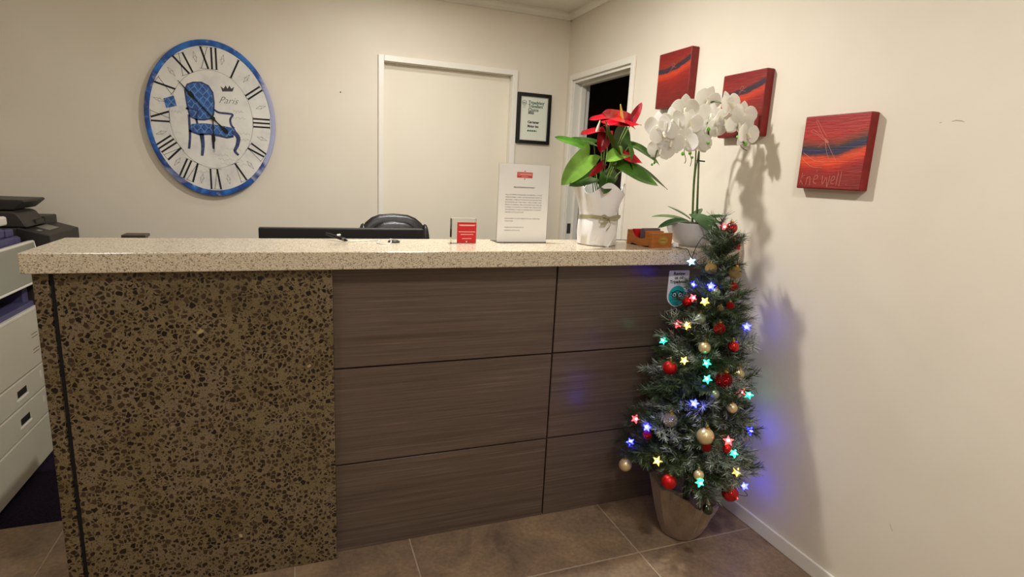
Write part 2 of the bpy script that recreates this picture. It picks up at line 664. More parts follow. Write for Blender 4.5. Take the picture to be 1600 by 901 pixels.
zj = [0.0, 0.351, 0.719, ZS]
for i in range(3):
    for (xa, xb) in ((0.105, XJW - G), (XJW + G, CX1)):
        z0 = zj[i] + (G if i else 0.001)
        z1 = zj[i + 1] - (G if i < 2 else 0)
        c_ = Vector(((xa + xb) / 2, YW + 0.009, (z0 + z1) / 2))
        hx, hz = (xb - xa) / 2, (z1 - z0) / 2
        me = MB().box(-hx, hx, -0.009, 0.011, -hz, hz).mesh('wood_panel', wood_m, bevel=0.0012, seg=1)
        o = link('wood_panel', me, ctr)
        o.location = c_ - Vector(ctr['_o'])
# staff side: lower worktop on panels
desk_m = noisy('white_melamine', rgb(200, 195, 185), rgb(206, 200, 190), 3, 0.5)
dsk = thing('office_desk', 'plain white staff desk hidden behind the reception counter', 'desk', (0.34, 2.46, 0))
part(MB().box(-0.62, 1.30, 2.20, 2.72, 0.70, 0.73), 'desktop', desk_m, dsk, bevel=0.002)
for x in (-0.60, 1.27):
    part(MB().box(x, x + 0.02, 2.21, 2.70, 0, 0.70), 'desk_support', desk_m, dsk)

slab = MB().box(-0.713, XR - 0.002, YS, 2.232, ZS, ZT).build('worktop', slab_m, bevel=0.0035, seg=2)
tag(slab, 'pale speckled stone worktop running along the top of the reception counter', 'worktop')

# review sticker on the wood panel
F = frame((1.514, YW, 0.972), (1, 0, 0), (0, 0, 1), (0, -1, 0))
white_paper_m = mat('white_paper', rgb(236, 234, 228), 0.6)
ink_m = mat('black_ink', rgb(22, 22, 24), 0.7)
teal_m = mat('teal_print', rgb(30, 178, 176), 0.55)
W, HT, HB = 0.052, 0.076, -0.082
def rounded(w, top, bot):
    pts = []
    for k in range(7):
        a = PI / 2 * k / 6
        pts.append((w - 0.006 + 0.006 * math.sin(a), top - 0.006 + 0.006 * math.cos(a)))
    for k in range(25):
        a = PI * k / 24
        pts.append((w * math.cos(a), bot + w - w * math.sin(a)))
    for k in range(7):
        a = PI / 2 * k / 6
        pts.append((-w + 0.006 - 0.006 * math.cos(a), top - 0.006 + 0.006 * math.sin(a)))
    return pts
st = MB().prism(rounded(W, HT, HB), F, 0, 0.0008).build('sticker', white_paper_m, origin=(1.514, YW, 0.972))
tag(st, 'white and teal review sticker with owl face on the wood panel', 'sticker')
def ell(cx, cz, rx, rz, n=32):
    return [(cx + rx * math.cos(2 * PI * k / n), cz + rz * math.sin(2 * PI * k / n)) for k in range(n)]
part(MB().prism(ell(0, -0.034, 0.044, 0.044), F, 0.0008, 0.0011), 'teal_disc', teal_m, st)
b = MB()
text_into(b, 'Review', 0.020, F, 0.0012, at=(0, 0.056), bold=0.0006)
text_into(b, 'us on', 0.020, F, 0.0012, at=(0, 0.039), bold=0.0006)
text_into(b, 'Tripadvisor', 0.019, F, 0.0012, at=(0, 0.021), bold=0.0006, width=0.088)
part(b, 'lettering', ink_m, st)
def ring(mb, cx, cz, r0, r1, F, d0, d1, a0=0.0, a1=2 * PI, n=28, sx=1.0):
    pts = [(cx + (r0 + r1) / 2 * sx * math.cos(a0 + (a1 - a0) * k / n), cz + (r0 + r1) / 2 * math.sin(a0 + (a1 - a0) * k / n)) for k in range(n + 1)]
    mb.stroke(pts, r1 - r0, F, d0, d1)
def owl(mb, cx, cz, s, F, d):
    for sg in (-1, 1):
        ring(mb, cx + sg * 0.46 * s, cz, 0.30 * s, 0.42 * s, F, d, d + 0.0002)
        mb.prism(ell(cx + sg * 0.46 * s, cz, 0.14 * s, 0.14 * s, 16), F, d, d + 0.0002)
        mb.prism([(cx + sg * 0.55 * s, cz + 0.40 * s), (cx + sg * 1.02 * s, cz + 0.44 * s), (cx + sg * 0.86 * s, cz + 0.2 * s)], F, d, d + 0.0002)
    ring(mb, cx, cz - 0.10 * s, 0.62 * s, 0.74 * s, F, d, d + 0.0002, PI * 0.2, PI * 0.8, 16, 1.3)
    mb.prism([(cx - 0.16 * s, cz - 0.30 * s), (cx + 0.16 * s, cz - 0.30 * s), (cx, cz - 0.52 * s)], F, d, d + 0.0002)
    mb.prism([(cx - 0.12 * s, cz + 0.05 * s), (cx + 0.12 * s, cz + 0.05 * s), (cx + 0.1 * s, cz - 0.32 * s), (cx - 0.1 * s, cz - 0.32 * s)], F, d, d + 0.0002)
b = MB()
owl(b, 0, -0.030, 0.031, F, 0.0012)
part(b, 'owl_emblem', ink_m, st)
b = MB()
for sg in (-1, 1):
    ring(b, sg * 0.46 * 0.031, -0.030, 0.14 * 0.031, 0.30 * 0.031, F, 0.0012, 0.0013)
part(b, 'owl_eyes', mat('pale_print', rgb(226, 240, 236), 0.6), st)

# ================================================================== paintings
def paint_mat(name, variant):
    m_ = mat(name, rough=0.45, spec=0.4)
    t = NT(m_)
    v = t.coords((1, 1, 1))
    sx = t.n('ShaderNodeSeparateXYZ')
    t.l(v, sx.inputs[0])
    w = t.noise(t.coords((2, 5, 2)), 3.0, 4, 0.6)
    streak = t.noise(t.coords((1, 6, 60)), 2.2, 5, 0.7)
    # height with a curved horizon: dips towards the middle left, rises to the right (-y)
    q = t.math('MULTIPLY', sx.outputs[1], sx.outputs[1])
    h = t.math('ADD', sx.outputs[2], t.math('MULTIPLY', sx.outputs[1], 0.10 if variant == 3 else 0.14))
    h = t.math('SUBTRACT', h, t.math('MULTIPLY', q, 1.1 if variant == 3 else 0.9))
    h = t.math('ADD', h, t.math('MULTIPLY', t.math('SUBTRACT', w, 0.5), 0.03))
    h = t.math('MULTIPLY_ADD', h, 3.6, 0.5)
    reds = (rgb(120, 26, 20), rgb(160, 32, 24), rgb(206, 62, 22), rgb(168, 52, 24))
    if variant == 3:
        navy = rgb(38, 40, 76)
        stops = [(0.0, rgb(128, 32, 24)), (0.22, rgb(142, 34, 25)), (0.29, rgb(158, 34, 22)), (0.37, rgb(214, 66, 24)), (0.43, rgb(206, 70, 30)),
                 (0.475, rgb(72, 40, 40)), (0.51, navy), (0.56, rgb(60, 46, 46)), (0.60, rgb(120, 50, 30)), (0.70, rgb(170, 40, 28)), (1.0, rgb(146, 30, 28))]
    else:
        navy = rgb(52, 34, 46)
        stops = [(0.0, rgb(104, 22, 18)), (0.35, rgb(122, 25, 19)), (0.50, rgb(142, 30, 19)), (0.585, rgb(190, 56, 22)), (0.625, rgb(172, 52, 28)), (0.645, navy), (0.71, navy),
                 (0.74, rgb(132, 38, 25)), (0.85, rgb(128, 26, 21)), (1.0, rgb(114, 22, 19))]
    c = t.ramp(h, stops)
    c = t.mix(1.0, c, t.ramp(streak, [(0.3, g(0.78)), (0.5, g(1.0)), (0.72, g(1.25))]), 'MULTIPLY')
    t.color(c)
    t.bump(streak, 0.5, 0.004)
    return m_
edge_m = noisy('painted_canvas_edge', rgb(110, 20, 18), rgb(138, 26, 22), 25, 0.55, 0.3)
scratch_m = mat('scratched_pale_line', rgb(190, 112, 92), 0.6)
def painting(y0, y1, z0, z1, d, variant, label):
    cy, cz = (y0 + y1) / 2, (z0 + z1) / 2
    r = thing('canvas_painting', label, 'painting', (XR, cy, cz), 'red canvas paintings on the right wall')
    part(MB().box(XR - d + 0.0006, XR, y0, y1, z0, z1), 'canvas', edge_m, r, bevel=0.004)
    part(MB().box(XR - d, XR - d + 0.004, y0 + 0.003, y1 - 0.003, z0 + 0.003, z1 - 0.003), 'painted_face', paint_mat('painted_sky_%d' % variant, variant), r, bevel=0.0012)
    return r, frame((XR - d, cy, cz), (0, -1, 0), (0, 0, 1), (-1, 0, 0))
p1, F1 = painting(2.318, 2.574, 1.772, 2.033, 0.043, 1, 'small red painting with dark band, highest and nearest the doorway')
p2, F2 = painting(1.838, 2.084, 1.611, 1.868, 0.039, 2, 'red painting with dark band partly hidden behind the white orchid')
p3, F3 = painting(1.3655, 1.625, 1.415, 1.668, 0.034, 3, 'red painting with scratched writing and blue band, alone on the right')
# scratched lines and letters on the painting at the right
S = []
S.append([(-0.082, 0.108), (-0.06, 0.075), (-0.036, 0.045)])
S.append([(-0.082, 0.108), (-0.078, 0.112), (-0.05, 0.078), (-0.028, 0.052)])
S.append([(-0.098, 0.072), (-0.07, 0.062), (-0.035, 0.040)])
S.append([(-0.098, 0.072), (-0.09, 0.080), (-0.06, 0.062), (-0.034, 0.046)])
S.append([(-0.032, 0.036), (-0.02, 0.0), (-0.008, -0.02)])
S.append([(-0.024, 0.034), (0.0, 0.0), (0.022, -0.03)])
S.append([(-0.06, 0.018), (-0.045, 0.028), (-0.035, 0.034)])
# k n e w e l l .
S += [[(-0.108, -0.072), (-0.115, -0.11)], [(-0.098, -0.078), (-0.113, -0.093), (-0.102, -0.112)],
      [(-0.086, -0.085), (-0.088, -0.112)], [(-0.087, -0.092), (-0.076, -0.084), (-0.072, -0.096), (-0.072, -0.114)],
      [(-0.055, -0.095), (-0.042, -0.088), (-0.046, -0.078), (-0.055, -0.085), (-0.056, -0.104), (-0.043, -0.108)], [(-0.05, -0.068), (-0.046, -0.062)],
      [(-0.022, -0.078), (-0.018, -0.110), (-0.006, -0.086), (0.002, -0.118), (0.008, -0.08)],
      [(0.018, -0.098), (0.028, -0.090), (0.024, -0.080), (0.017, -0.088), (0.016, -0.104), (0.028, -0.106)],
      [(0.040, -0.066), (0.037, -0.112)], [(0.052, -0.064), (0.049, -0.114)], [(0.074, -0.108), (0.077, -0.106)]]
S += [[(-0.12, -0.02), (-0.10, -0.035), (-0.07, -0.05), (-0.03, -0.052)], [(-0.118, 0.0), (-0.09, -0.016), (-0.06, -0.03), (-0.02, -0.034)]]
for k, pts in enumerate(S):
    b = MB()
    b.stroke([(p.x, p.y) for p in spline([(a, c, 0) for a, c in pts], 5)] if len(pts) > 2 else pts, 0.0011 if k < 7 else 0.0016, F3, -0.0002, 0.0006)
    part(b, 'scratch', scratch_m, p3)
b = MB()
for k in range(5):
    b.stroke([(-0.036 + k * 0.003, 0.048 - k * 0.002), (-0.030 + k * 0.003, 0.032)], 0.002, F3, -0.0002, 0.0007)
part(b, 'scratch_patch', scratch_m, p3)
for Fp, pp in ((F1, p1), (F2, p2)):
    for pts in ([(-0.02, 0.05), (0.004, 0.066), (-0.004, 0.074), (-0.014, 0.062), (0.02, 0.05)], [(-0.04, 0.03), (0.02, 0.07)]):
        b = MB()
        b.stroke([(p.x, p.y) for p in spline([(a, c, 0) for a, c in pts], 5)], 0.0009, Fp, -0.0002, 0.0006)
        part(b, 'scratch', scratch_m, pp)

# ================================================================== wall clock
CA, CB = 0.328, 0.422
CC = (-0.434, YB, 1.632)
ck = thing('wall_clock', 'large oval wall clock with blue rim, roman numerals and armchair print', 'clock', CC)
FC = frame(CC, (1, 0, 0), (0, 0, 1), (0, -1, 0))
face_m = mat('antique_clock_face', rough=0.55)
t = NT(face_m)
v = t.coords()
f = t.noise(v, 7, 6, 0.65)
f2 = t.noise(v, 45, 4, 0.7)
c = t.ramp(f, [(0.32, rgb(206, 202, 196)), (0.5, rgb(224, 220, 208)), (0.7, rgb(232, 228, 216))])
c = t.mix(t.ramp(f2, [(0.62, g(0.0)), (0.75, g(0.35))]), c, rgb(170, 168, 190))
t.color(c)
rim_m = mat('distressed_blue_rim', rough=0.5)
t = NT(rim_m)
v = t.coords()
f = t.noise(v, 4.2, 3, 0.55, 0.6)
f2 = t.noise(v, 26, 5, 0.7)
c = t.ramp(f, [(0.36, rgb(164, 168, 200)), (0.42, rgb(30, 58, 116)), (0.49, rgb(28, 84, 160)), (0.57, rgb(48, 116, 190)), (0.63, rgb(26, 58, 124))], 'LINEAR')
sx_r = t.n('ShaderNodeSeparateXYZ')
t.l(v, sx_r.inputs[0])
side_ = t.math('ADD', sx_r.outputs[0], t.math('MULTIPLY', f2, 0.12))
c = t.mix(t.ramp(side_, [(0.30, g(0.0)), (0.335, g(0.85))]), c, rgb(178, 178, 204))   # the print fades to lavender on one side
t.color(t.mix(t.ramp(f2, [(0.56, g(0.0)), (0.70, g(0.6))]), c, rgb(160, 180, 214)))
cside_m = mat('clock_side', rgb(64, 70, 120), 0.6)
part(MB().prism(ell(0, 0, CA, CB, 96), FC, 0.004, 0.030), 'clock_body', cside_m, ck)
part(MB().prism(ell(0, 0, CA * 0.94, CB * 0.94, 96), FC, 0.030, 0.0312), 'clock_face', face_m, ck)
b = MB()
n = 96
g0 = []
for k in range(n + 1):
    a = 2 * PI * k / n
    row = []
    for (s, d) in ((0.925, 0.0312), (0.93, 0.034), (0.965, 0.036), (1.0, 0.034), (1.0, 0.029)):
        row.append(FC(CA * s * math.cos(a), CB * s * math.sin(a), d))
    g0.append(row)
b.surf(g0)
part(b, 'rim', rim_m, ck, smooth=True, label='distressed blue rim')
b = MB()
pts = [(CA * 0.635 * math.cos(2 * PI * k / 72), CB * 0.63 * math.sin(2 * PI * k / 72)) for k in range(73)]
b.stroke(pts, 0.0016, FC, 0.0312, 0.0316)
part(b, 'chapter_ring', mat('grey_ink', rgb(120, 116, 112), 0.7), ck)
NUM = ['XII', 'I', 'II', 'III', 'IV', 'V', 'VI', 'VII', 'VIII', 'IX', 'X', 'XI']
WD = {'I': 0.022, 'V': 0.046, 'X': 0.050}
for i, s in enumerate(NUM):
    a = PI / 2 - 2 * PI * i / 12
    e = Vector((CA * math.cos(a), CB * math.sin(a)))
    rad = e.normalized()
    tan = Vector((rad.y, -rad.x))
    ctrp = e * 0.775
    hgt = 0.122 * e.length / CB * 0.93
    tot = sum(WD[ch] for ch in s)
    b = MB()
    x = -tot / 2
    def Q(u, w, c=ctrp, tan=tan, rad=rad, hgt=hgt):
        p = c + tan * u + rad * (w * hgt)
        return (p.x, p.y)
    def bar(u0, w0, u1, w1, th):
        b.stroke([Q(u0, w0), Q(u1, w1)], th, FC, 0.0312, 0.0318)
    for ch in s:
        w = WD[ch]
        if ch == 'I':
            bar(x + w / 2, -0.5, x + w / 2, 0.5, 0.0092)
        elif ch == 'V':
            bar(x + 0.008, 0.5, x + w / 2, -0.5, 0.0100)
            bar(x + w - 0.006, 0.5, x + w / 2, -0.5, 0.0022)
        else:
            bar(x + 0.008, 0.5, x + w - 0.008, -0.5, 0.0100)
            bar(x + w - 0.008, 0.5, x + 0.008, -0.5, 0.0022)
        for ww in (-0.5, 0.5):
            bar(x + 0.001, ww, x + w - 0.001, ww, 0.0018)
        x += w
    o = part(b, 'numeral', ink_m, ck)
    # little ornament halfway to the next numeral
    a2 = a - PI / 12
    e2 = Vector((CA * math.cos(a2), CB * math.sin(a2)))
    r2 = e2.normalized()
    t2 = Vector((r2.y, -r2.x))
    c2_ = e2 * 0.80
    b = MB()
    def Q2(u, w):
        p = c2_ + t2 * u + r2 * w
        return (p.x, p.y)
    b.stroke([Q2(0, -0.028), Q2(0.008, 0), Q2(0, 0.028)], 0.0016, FC, 0.0312, 0.0316)
    b.stroke([Q2(0, -0.028), Q2(-0.008, 0), Q2(0, 0.028)], 0.0016, FC, 0.0312, 0.0316)
    b.stroke([Q2(-0.012, -0.006), Q2(0, 0.006), Q2(0.012, -0.006)], 0.0016, FC, 0.0312, 0.0316)
    part(b, 'ornament', MATS['grey_ink'], ck)
# printed armchair
BACK = [(-0.126, 0.15), (-0.112, 0.179), (-0.084, 0.192), (-0.042, 0.196), (-0.01, 0.181), (0.01, 0.147), (0.014, 0.091), (0.008, 0.029), (-0.005, 0.007), (-0.039, -0.003), (-0.081, -0.004), (-0.109, 0.01), (-0.117, 0.05), (-0.122, 0.1)]
SEAT = [(-0.116, -0.042), (-0.101, -0.029), (-0.044, -0.021), (0.032, -0.026), (0.11, -0.037), (0.124, -0.062), (0.098, -0.085), (0.039, -0.083), (-0.009, -0.076), (-0.067, -0.085), (-0.104, -0.077), (-0.118, -0.063)]
blue_m = mat('printed_blue_damask', rough=0.6)
t = NT(blue_m)
v = t.coords((1, 1, 0.8), rot=(0, 0.785, 0))
w = t.vor(v, 36, 'DISTANCE_TO_EDGE', 0.25)
f = t.noise(v, 40, 3, 0.6)
c = t.ramp(f, [(0.3, rgb(36, 58, 110)), (0.6, rgb(56, 104, 168))])
t.color(t.mix(t.ramp(w.outputs['Distance'], [(0.02, g(0.7)), (0.10, g(0.0))]), c, rgb(120, 158, 206)))
frame_ink = noisy('printed_blue_frame', rgb(28, 30, 58), rgb(70, 82, 128), 40, 0.6)
part(MB().prism(BACK, FC, 0.0312, 0.0318), 'printed_chair_back', blue_m, ck)
part(MB().prism(SEAT, FC, 0.0312, 0.0318), 'printed_chair_seat', blue_m, ck)
b = MB()
b.stroke(BACK + BACK[:1], 0.008, FC, 0.0318, 0.0321)
b.stroke([(-0.118, -0.066), (-0.07, -0.083), (-0.02, -0.078), (0.03, -0.084), (0.07, -0.092), (0.105, -0.082)], 0.012, FC, 0.0318, 0.0321)
for pts, w in (([(-0.127, 0.051), (-0.097, 0.051), (-0.069, 0.041), (-0.079, 0.007), (-0.075, -0.027)], 0.011),
               ([(0.011, 0.057), (0.036, 0.042), (0.084, 0.04), (0.105, 0.035), (0.092, 0.009), (0.096, -0.022), (0.11, -0.04)], 0.011),
               ([(-0.057, -0.079), (-0.054, -0.142), (-0.061, -0.2)], [0.024, 0.016, 0.013]),
               ([(-0.114, 0.02), (-0.115, -0.094), (-0.124, -0.165)], [0.012, 0.016, 0.012]),
               ([(0.105, -0.058), (0.128, -0.088), (0.122, -0.131), (0.108, -0.164), (0.126, -0.187)], [0.026, 0.02, 0.014, 0.011, 0.012]),
               ([(0.0, -0.081), (-0.001, -0.158)], [0.016, 0.011])):
    b.stroke([(p.x, p.y) for p in spline([(a, c, 0) for a, c in pts], 5)], (w if not isinstance(w, list) else [w[0] + (w[-1] - w[0]) * k / ((len(pts) - 1) * 5) for k in range((len(pts) - 1) * 5 + 1)]), FC, 0.0314, 0.0321)
part(b, 'printed_chair_frame', frame_ink, ck)
b = MB()
b.prism([(0.051, 0.185), (0.059, 0.157), (0.111, 0.162), (0.12, 0.188), (0.105, 0.176), (0.096, 0.193), (0.086, 0.174), (0.077, 0.191), (0.066, 0.173)], FC, 0.0312, 0.0317)
part(b, 'printed_crown', mat('dark_grey_ink', rgb(70, 66, 66), 0.7), ck)
b = MB()
text_into(b, 'Paris', 0.052, FC, 0.0316, 'LEFT', at=(0.036, 0.094), shear=0.5, width=0.098, bold=-0.0008)
part(b, 'printed_word', mat('soft_black_ink', rgb(48, 44, 46), 0.7), ck)
b = MB()
b.prism([(-0.232, 0.095), (-0.181, 0.115), (-0.17, 0.061), (-0.222, 0.045)], FC, 0.0312, 0.0317)
part(b, 'printed_stamp', blue_m, ck, label='small blue postage stamp print')
# faint handwriting
for (x0, z0, ln) in ((0.10, 0.02, 0.07), (0.13, -0.10, 0.06), (0.06, -0.155, 0.08), (0.02, -0.215, 0.13), (0.03, -0.24, 0.16), (0.11, 0.055, 0.05), (-0.20, 0.03, 0.05), (0.13, -0.065, 0.06), (0.0, -0.19, 0.07), (-0.12, -0.29, 0.10)):
    pts = [(x0 + ln * k / 22, z0 + 0.005 * math.sin(k * 1.9 + x0 * 50) + 0.004 * math.sin(k * 0.8)) for k in range(23)]
    b = MB()
    b.stroke(pts, 0.0009, FC, 0.0312, 0.0315)
    part(b, 'handwriting', MATS['grey_ink'], ck)
# hands
blk_m = mat('black_metal', rgb(18, 17, 18), 0.4, 0.3)
def hand(p, L, d, blob, w):
    a, e = Vector((0.005, 0.008)), Vector(p)
    dr = (e - a).normalized()
    nn = Vector((-dr.y, dr.x))
    prof = [(-0.03, 0.4), (0.0, 1.0), (blob - 0.06, 0.6), (blob - 0.03, 1.0), (blob - 0.018, 2.3), (blob, 2.6), (blob + 0.014, 1.0), (L * 1.0, 0.25)]
    lft = [tuple(a + dr * s + nn * (w * k)) for s, k in prof]
    rgt = [tuple(a + dr * s - nn * (w * k)) for s, k in prof]
    part(MB().prism(lft + rgt[::-1], FC, d, d + 0.0012), 'clock_hand', blk_m, ck)
hand((-0.157, 0.197), 0.248, 0.036, 0.165, 0.0042)
hand((0.074, -0.065), 0.105, 0.0345, 0.090, 0.0045)
hand((0.003, -0.183), 0.185, 0.038, 0.118, 0.0032)
part(MB().prism(ell(0.005, 0.008, 0.011, 0.011, 20), FC, 0.031, 0.0405), 'hand_hub', blk_m, ck)

# ================================================================== framed award
AWX, AWZ, AWW, AWH = 1.5235, 1.787, 0.244, 0.330
aw = thing('award_frame', 'black framed certificate on the back wall beside the door', 'picture frame', (AWX, YB, AWZ))
FA = frame((AWX, YB, AWZ), (1, 0, 0), (0, 0, 1), (0, -1, 0))
fb_m = mat('black_frame', rgb(20, 17, 17), 0.35)
def bar_frame(mb, w, h, t_, F, d0, d1):
    mb.prism([(-w / 2, -h / 2), (-w / 2 + t_, -h / 2 + t_), (-w / 2 + t_, h / 2 - t_), (-w / 2, h / 2)], F, d0, d1)
    mb.prism([(w / 2, -h / 2), (w / 2 - t_, -h / 2 + t_), (w / 2 - t_, h / 2 - t_), (w / 2, h / 2)], F, d0, d1)
    mb.prism([(-w / 2, -h / 2), (w / 2, -h / 2), (w / 2 - t_, -h / 2 + t_), (-w / 2 + t_, -h / 2 + t_)], F, d0, d1)
    mb.prism([(-w / 2, h / 2), (w / 2, h / 2), (w / 2 - t_, h / 2 - t_), (-w / 2 + t_, h / 2 - t_)], F, d0, d1)
for k in range(4):
    w, h, t_ = AWW, AWH, 0.022
    P4 = [[(-w / 2, -h / 2), (-w / 2 + t_, -h / 2 + t_), (-w / 2 + t_, h / 2 - t_), (-w / 2, h / 2)],
          [(w / 2, -h / 2), (w / 2 - t_, -h / 2 + t_), (w / 2 - t_, h / 2 - t_), (w / 2, h / 2)],
          [(-w / 2, -h / 2), (w / 2, -h / 2), (w / 2 - t_, -h / 2 + t_), (-w / 2 + t_, -h / 2 + t_)],
          [(-w / 2, h / 2), (w / 2, h / 2), (w / 2 - t_, h / 2 - t_), (-w / 2 + t_, h / 2 - t_)]][k]
    part(MB().prism(P4, FA, 0.0, 0.022), 'frame_bar', fb_m, aw, bevel=0.002)
part(MB().prism([(-0.102, -0.145), (0.102, -0.145), (0.102, 0.145), (-0.102, 0.145)], FA, 0.002, 0.010), 'certificate', mat('cream_paper', rgb(226, 226, 206), 0.5), aw)
b = MB()
bar_frame(b, 0.190, 0.278, 0.0016, FA, 0.010, 0.0104)
part(b, 'border_line', mat('silver_line', rgb(170, 172, 168), 0.5), aw)
grn_m = mat('dark_green_ink', rgb(26, 84, 66), 0.6)
b = MB()
for k, (s, wdt) in enumerate((('Tripadvisor', 0.118), ("Travellers'", 0.110), ('Choice', 0.075))):
    text_into(b, s, 0.030, FA, 0.0106, 'LEFT', at=(-0.042, 0.095 - k * 0.0235), width=wdt, bold=0.0008)
part(b, 'green_lettering', grn_m, aw)
b = MB()
text_into(b, '2022', 0.021, FA, 0.0106, 'LEFT', at=(-0.042, 0.031), bold=0.0012)
part(b, 'year_lettering', ink_m, aw)
b = MB()
text_into(b, 'Carramar', 0.022, FA, 0.0106, 'LEFT', at=(-0.042, -0.030), bold=0.0010, width=0.085)
text_into(b, 'Motor Inn', 0.022, FA, 0.0106, 'LEFT', at=(-0.042, -0.057), bold=0.0010, width=0.080)
part(b, 'black_lettering', ink_m, aw)
for k in range(5):
    if k < 4:
        part(MB().prism(ell(-0.036 + k * 0.0155, -0.080, 0.0062, 0.0062, 18), FA, 0.010, 0.0106), 'rating_dot', grn_m, aw)
    else:
        half = [(-0.036 + k * 0.0155 + 0.0062 * math.cos(PI / 2 + PI * q / 10), -0.080 + 0.0062 * math.sin(PI / 2 + PI * q / 10)) for q in range(11)]
        part(MB().prism(half, FA, 0.010, 0.0106), 'rating_dot', grn_m, aw)
b = MB()
ring(b, -0.072, 0.100, 0.014, 0.0165, FA, 0.010, 0.0105)
owl(b, -0.072, 0.098, 0.012, FA, 0.0104)
text_into(b, "Travellers'", 0.007, FA, 0.0105, at=(-0.072, 0.076))
text_into(b, 'Choice', 0.007, FA, 0.0105, at=(-0.072, 0.067))
part(b, 'owl_emblem', mat('dark_olive_ink', rgb(60, 70, 62), 0.6), aw)

# ================================================================== white copier at the far left
KX = -1.12                                   # its front faces the staff area (+x)
cp = thing('photocopier', 'off-white office photocopier with drawers behind the counter end', 'photocopier', (-1.45, 2.80, 0))
beige_m = noisy('copier_beige', rgb(196, 188, 166), rgb(202, 194, 172), 3, 0.5)
beige2_m = noisy('copier_light', rgb(216, 210, 194), rgb(222, 216, 200), 3, 0.45)
purple_m = noisy('copier_violet_grey', rgb(74, 70, 104), rgb(84, 80, 114), 5, 0.5)
grey_m = noisy('copier_panel_grey', rgb(142, 140, 124), rgb(150, 147, 131), 5, 0.5)
Y0, Y1, KXB = 2.42, 3.10, -1.76
part(MB().box(KXB, KX - 0.02, Y0, Y1, 0.02, 0.72), 'cabinet', beige_m, cp, bevel=0.006)
for (za, zb, nm) in ((0.022, 0.214, 'base_panel'), (0.220, 0.344, 'drawer'), (0.350, 0.460, 'drawer'), (0.466, 0.722, 'front_cover')):
    dr = part(MB().box(KX - 0.022, KX, Y0 + 0.002, Y1 - 0.002, za, zb), nm, beige_m, cp, bevel=0.004)
    if nm == 'drawer':
        zc = (za + zb) / 2
        part(MB().box(KX - 0.014, KX + 0.0008, 2.80, 2.90, zc - 0.018, zc + 0.022), 'handle_recess', mat('recess_black', rgb(18, 16, 16), 0.8), dr, bevel=0.008)
        part(MB().box(KX - 0.010, KX + 0.003, 2.795, 2.905, zc - 0.030, zc - 0.018), 'handle_lip', beige2_m, dr, bevel=0.003)
        part(MB().box(KX - 0.004, KX + 0.0012, 3.035, 3.052, zc + 0.0, zc + 0.03), 'paper_gauge', beige2_m, dr, bevel=0.001)
part(MB().box(KX - 0.03, KX + 0.002, Y0, Y1, 0.716, 0.730), 'ledge', beige2_m, cp, bevel=0.003)
for z in (0.615, 0.60, 0.545, 0.53):
    part(MB().box(KX, KX + 0.0008, 3.00, 3.06, z, z + 0.003), 'printed_line', mat('brown_ink', rgb(110, 100, 84), 0.7), cp)
# paper exit cavity, its purple shade put into the violet grey
part(MB().box(KXB, KX - 0.30, Y0, Y1, 0.72, 1.04), 'cavity_back', purple_m, cp)
part(MB().box(KX - 0.30, KX - 0.012, Y0, Y1, 0.722, 0.752), 'exit_tray', purple_m, cp, bevel=0.005)
part(MB().box(KX - 0.30, KX - 0.03, Y1 - 0.05, Y1, 0.74, 1.04), 'cavity_side', purple_m, cp, bevel=0.005)
part(MB().box(KX - 0.30, KX - 0.03, Y0, Y0 + 0.05, 0.74, 1.04), 'cavity_side', purple_m, cp, bevel=0.005)
part(MB().box(KXB, KX - 0.035, Y0, Y1, 1.00, 1.045), 'scanner_deck', purple_m, cp, bevel=0.006)
part(MB().box(KXB + 0.02, KX - 0.05, Y0 + 0.01, Y1 - 0.09, 1.045, 1.085), 'scanner_bed', purple_m, cp, bevel=0.008)
b = MB()
b.box(KX - 0.07, KX - 0.045, Y1 - 0.085, Y1 - 0.02, 1.045, 1.078)
part(b, 'hinge_cover', purple_m, cp, bevel=0.006)
b = MB()
b.box(KXB + 0.02, KX - 0.02, Y0, Y1 - 0.13, 1.105, 1.142)
part(b, 'lid', beige2_m, cp, bevel=0.008)
part(MB().box(KXB + 0.03, KX - 0.05, Y0 + 0.01, Y1 - 0.17, 1.085, 1.107), 'lid_pad', beige_m, cp)
# raised grey panel in front
M_ = Matrix.Translation((KX + 0.005, 0, 0.93)) @ Matrix.Rotation(math.radians(-8), 4, 'Y')
pn = part(MB().box(-0.012, 0.012, Y0 + 0.1, Y1 + 0.03, -0.082, 0.086, M_), 'control_panel', grey_m, cp, bevel=0.008, seg=3)
part(MB().box(-0.014, 0.014, Y0 + 0.1, Y1 + 0.03, 0.080, 0.092, M_), 'panel_rim', beige2_m, pn, bevel=0.005)
part(MB().box(-0.014, 0.014, Y1 + 0.022, Y1 + 0.034, -0.07, 0.090, M_), 'panel_rim', beige2_m, pn, bevel=0.005)
part(MB().box(-0.014, 0.014, Y0 + 0.1, Y1 + 0.03, -0.088, -0.078, M_), 'panel_rim', beige2_m, pn, bevel=0.004)
for k in range(4):
    part(MB().box(0.011, 0.014, Y1 - 0.06 - k * 0.018, Y1 - 0.05 - k * 0.018, 0.05, 0.058, M_), 'button', beige2_m, pn, bevel=0.001)

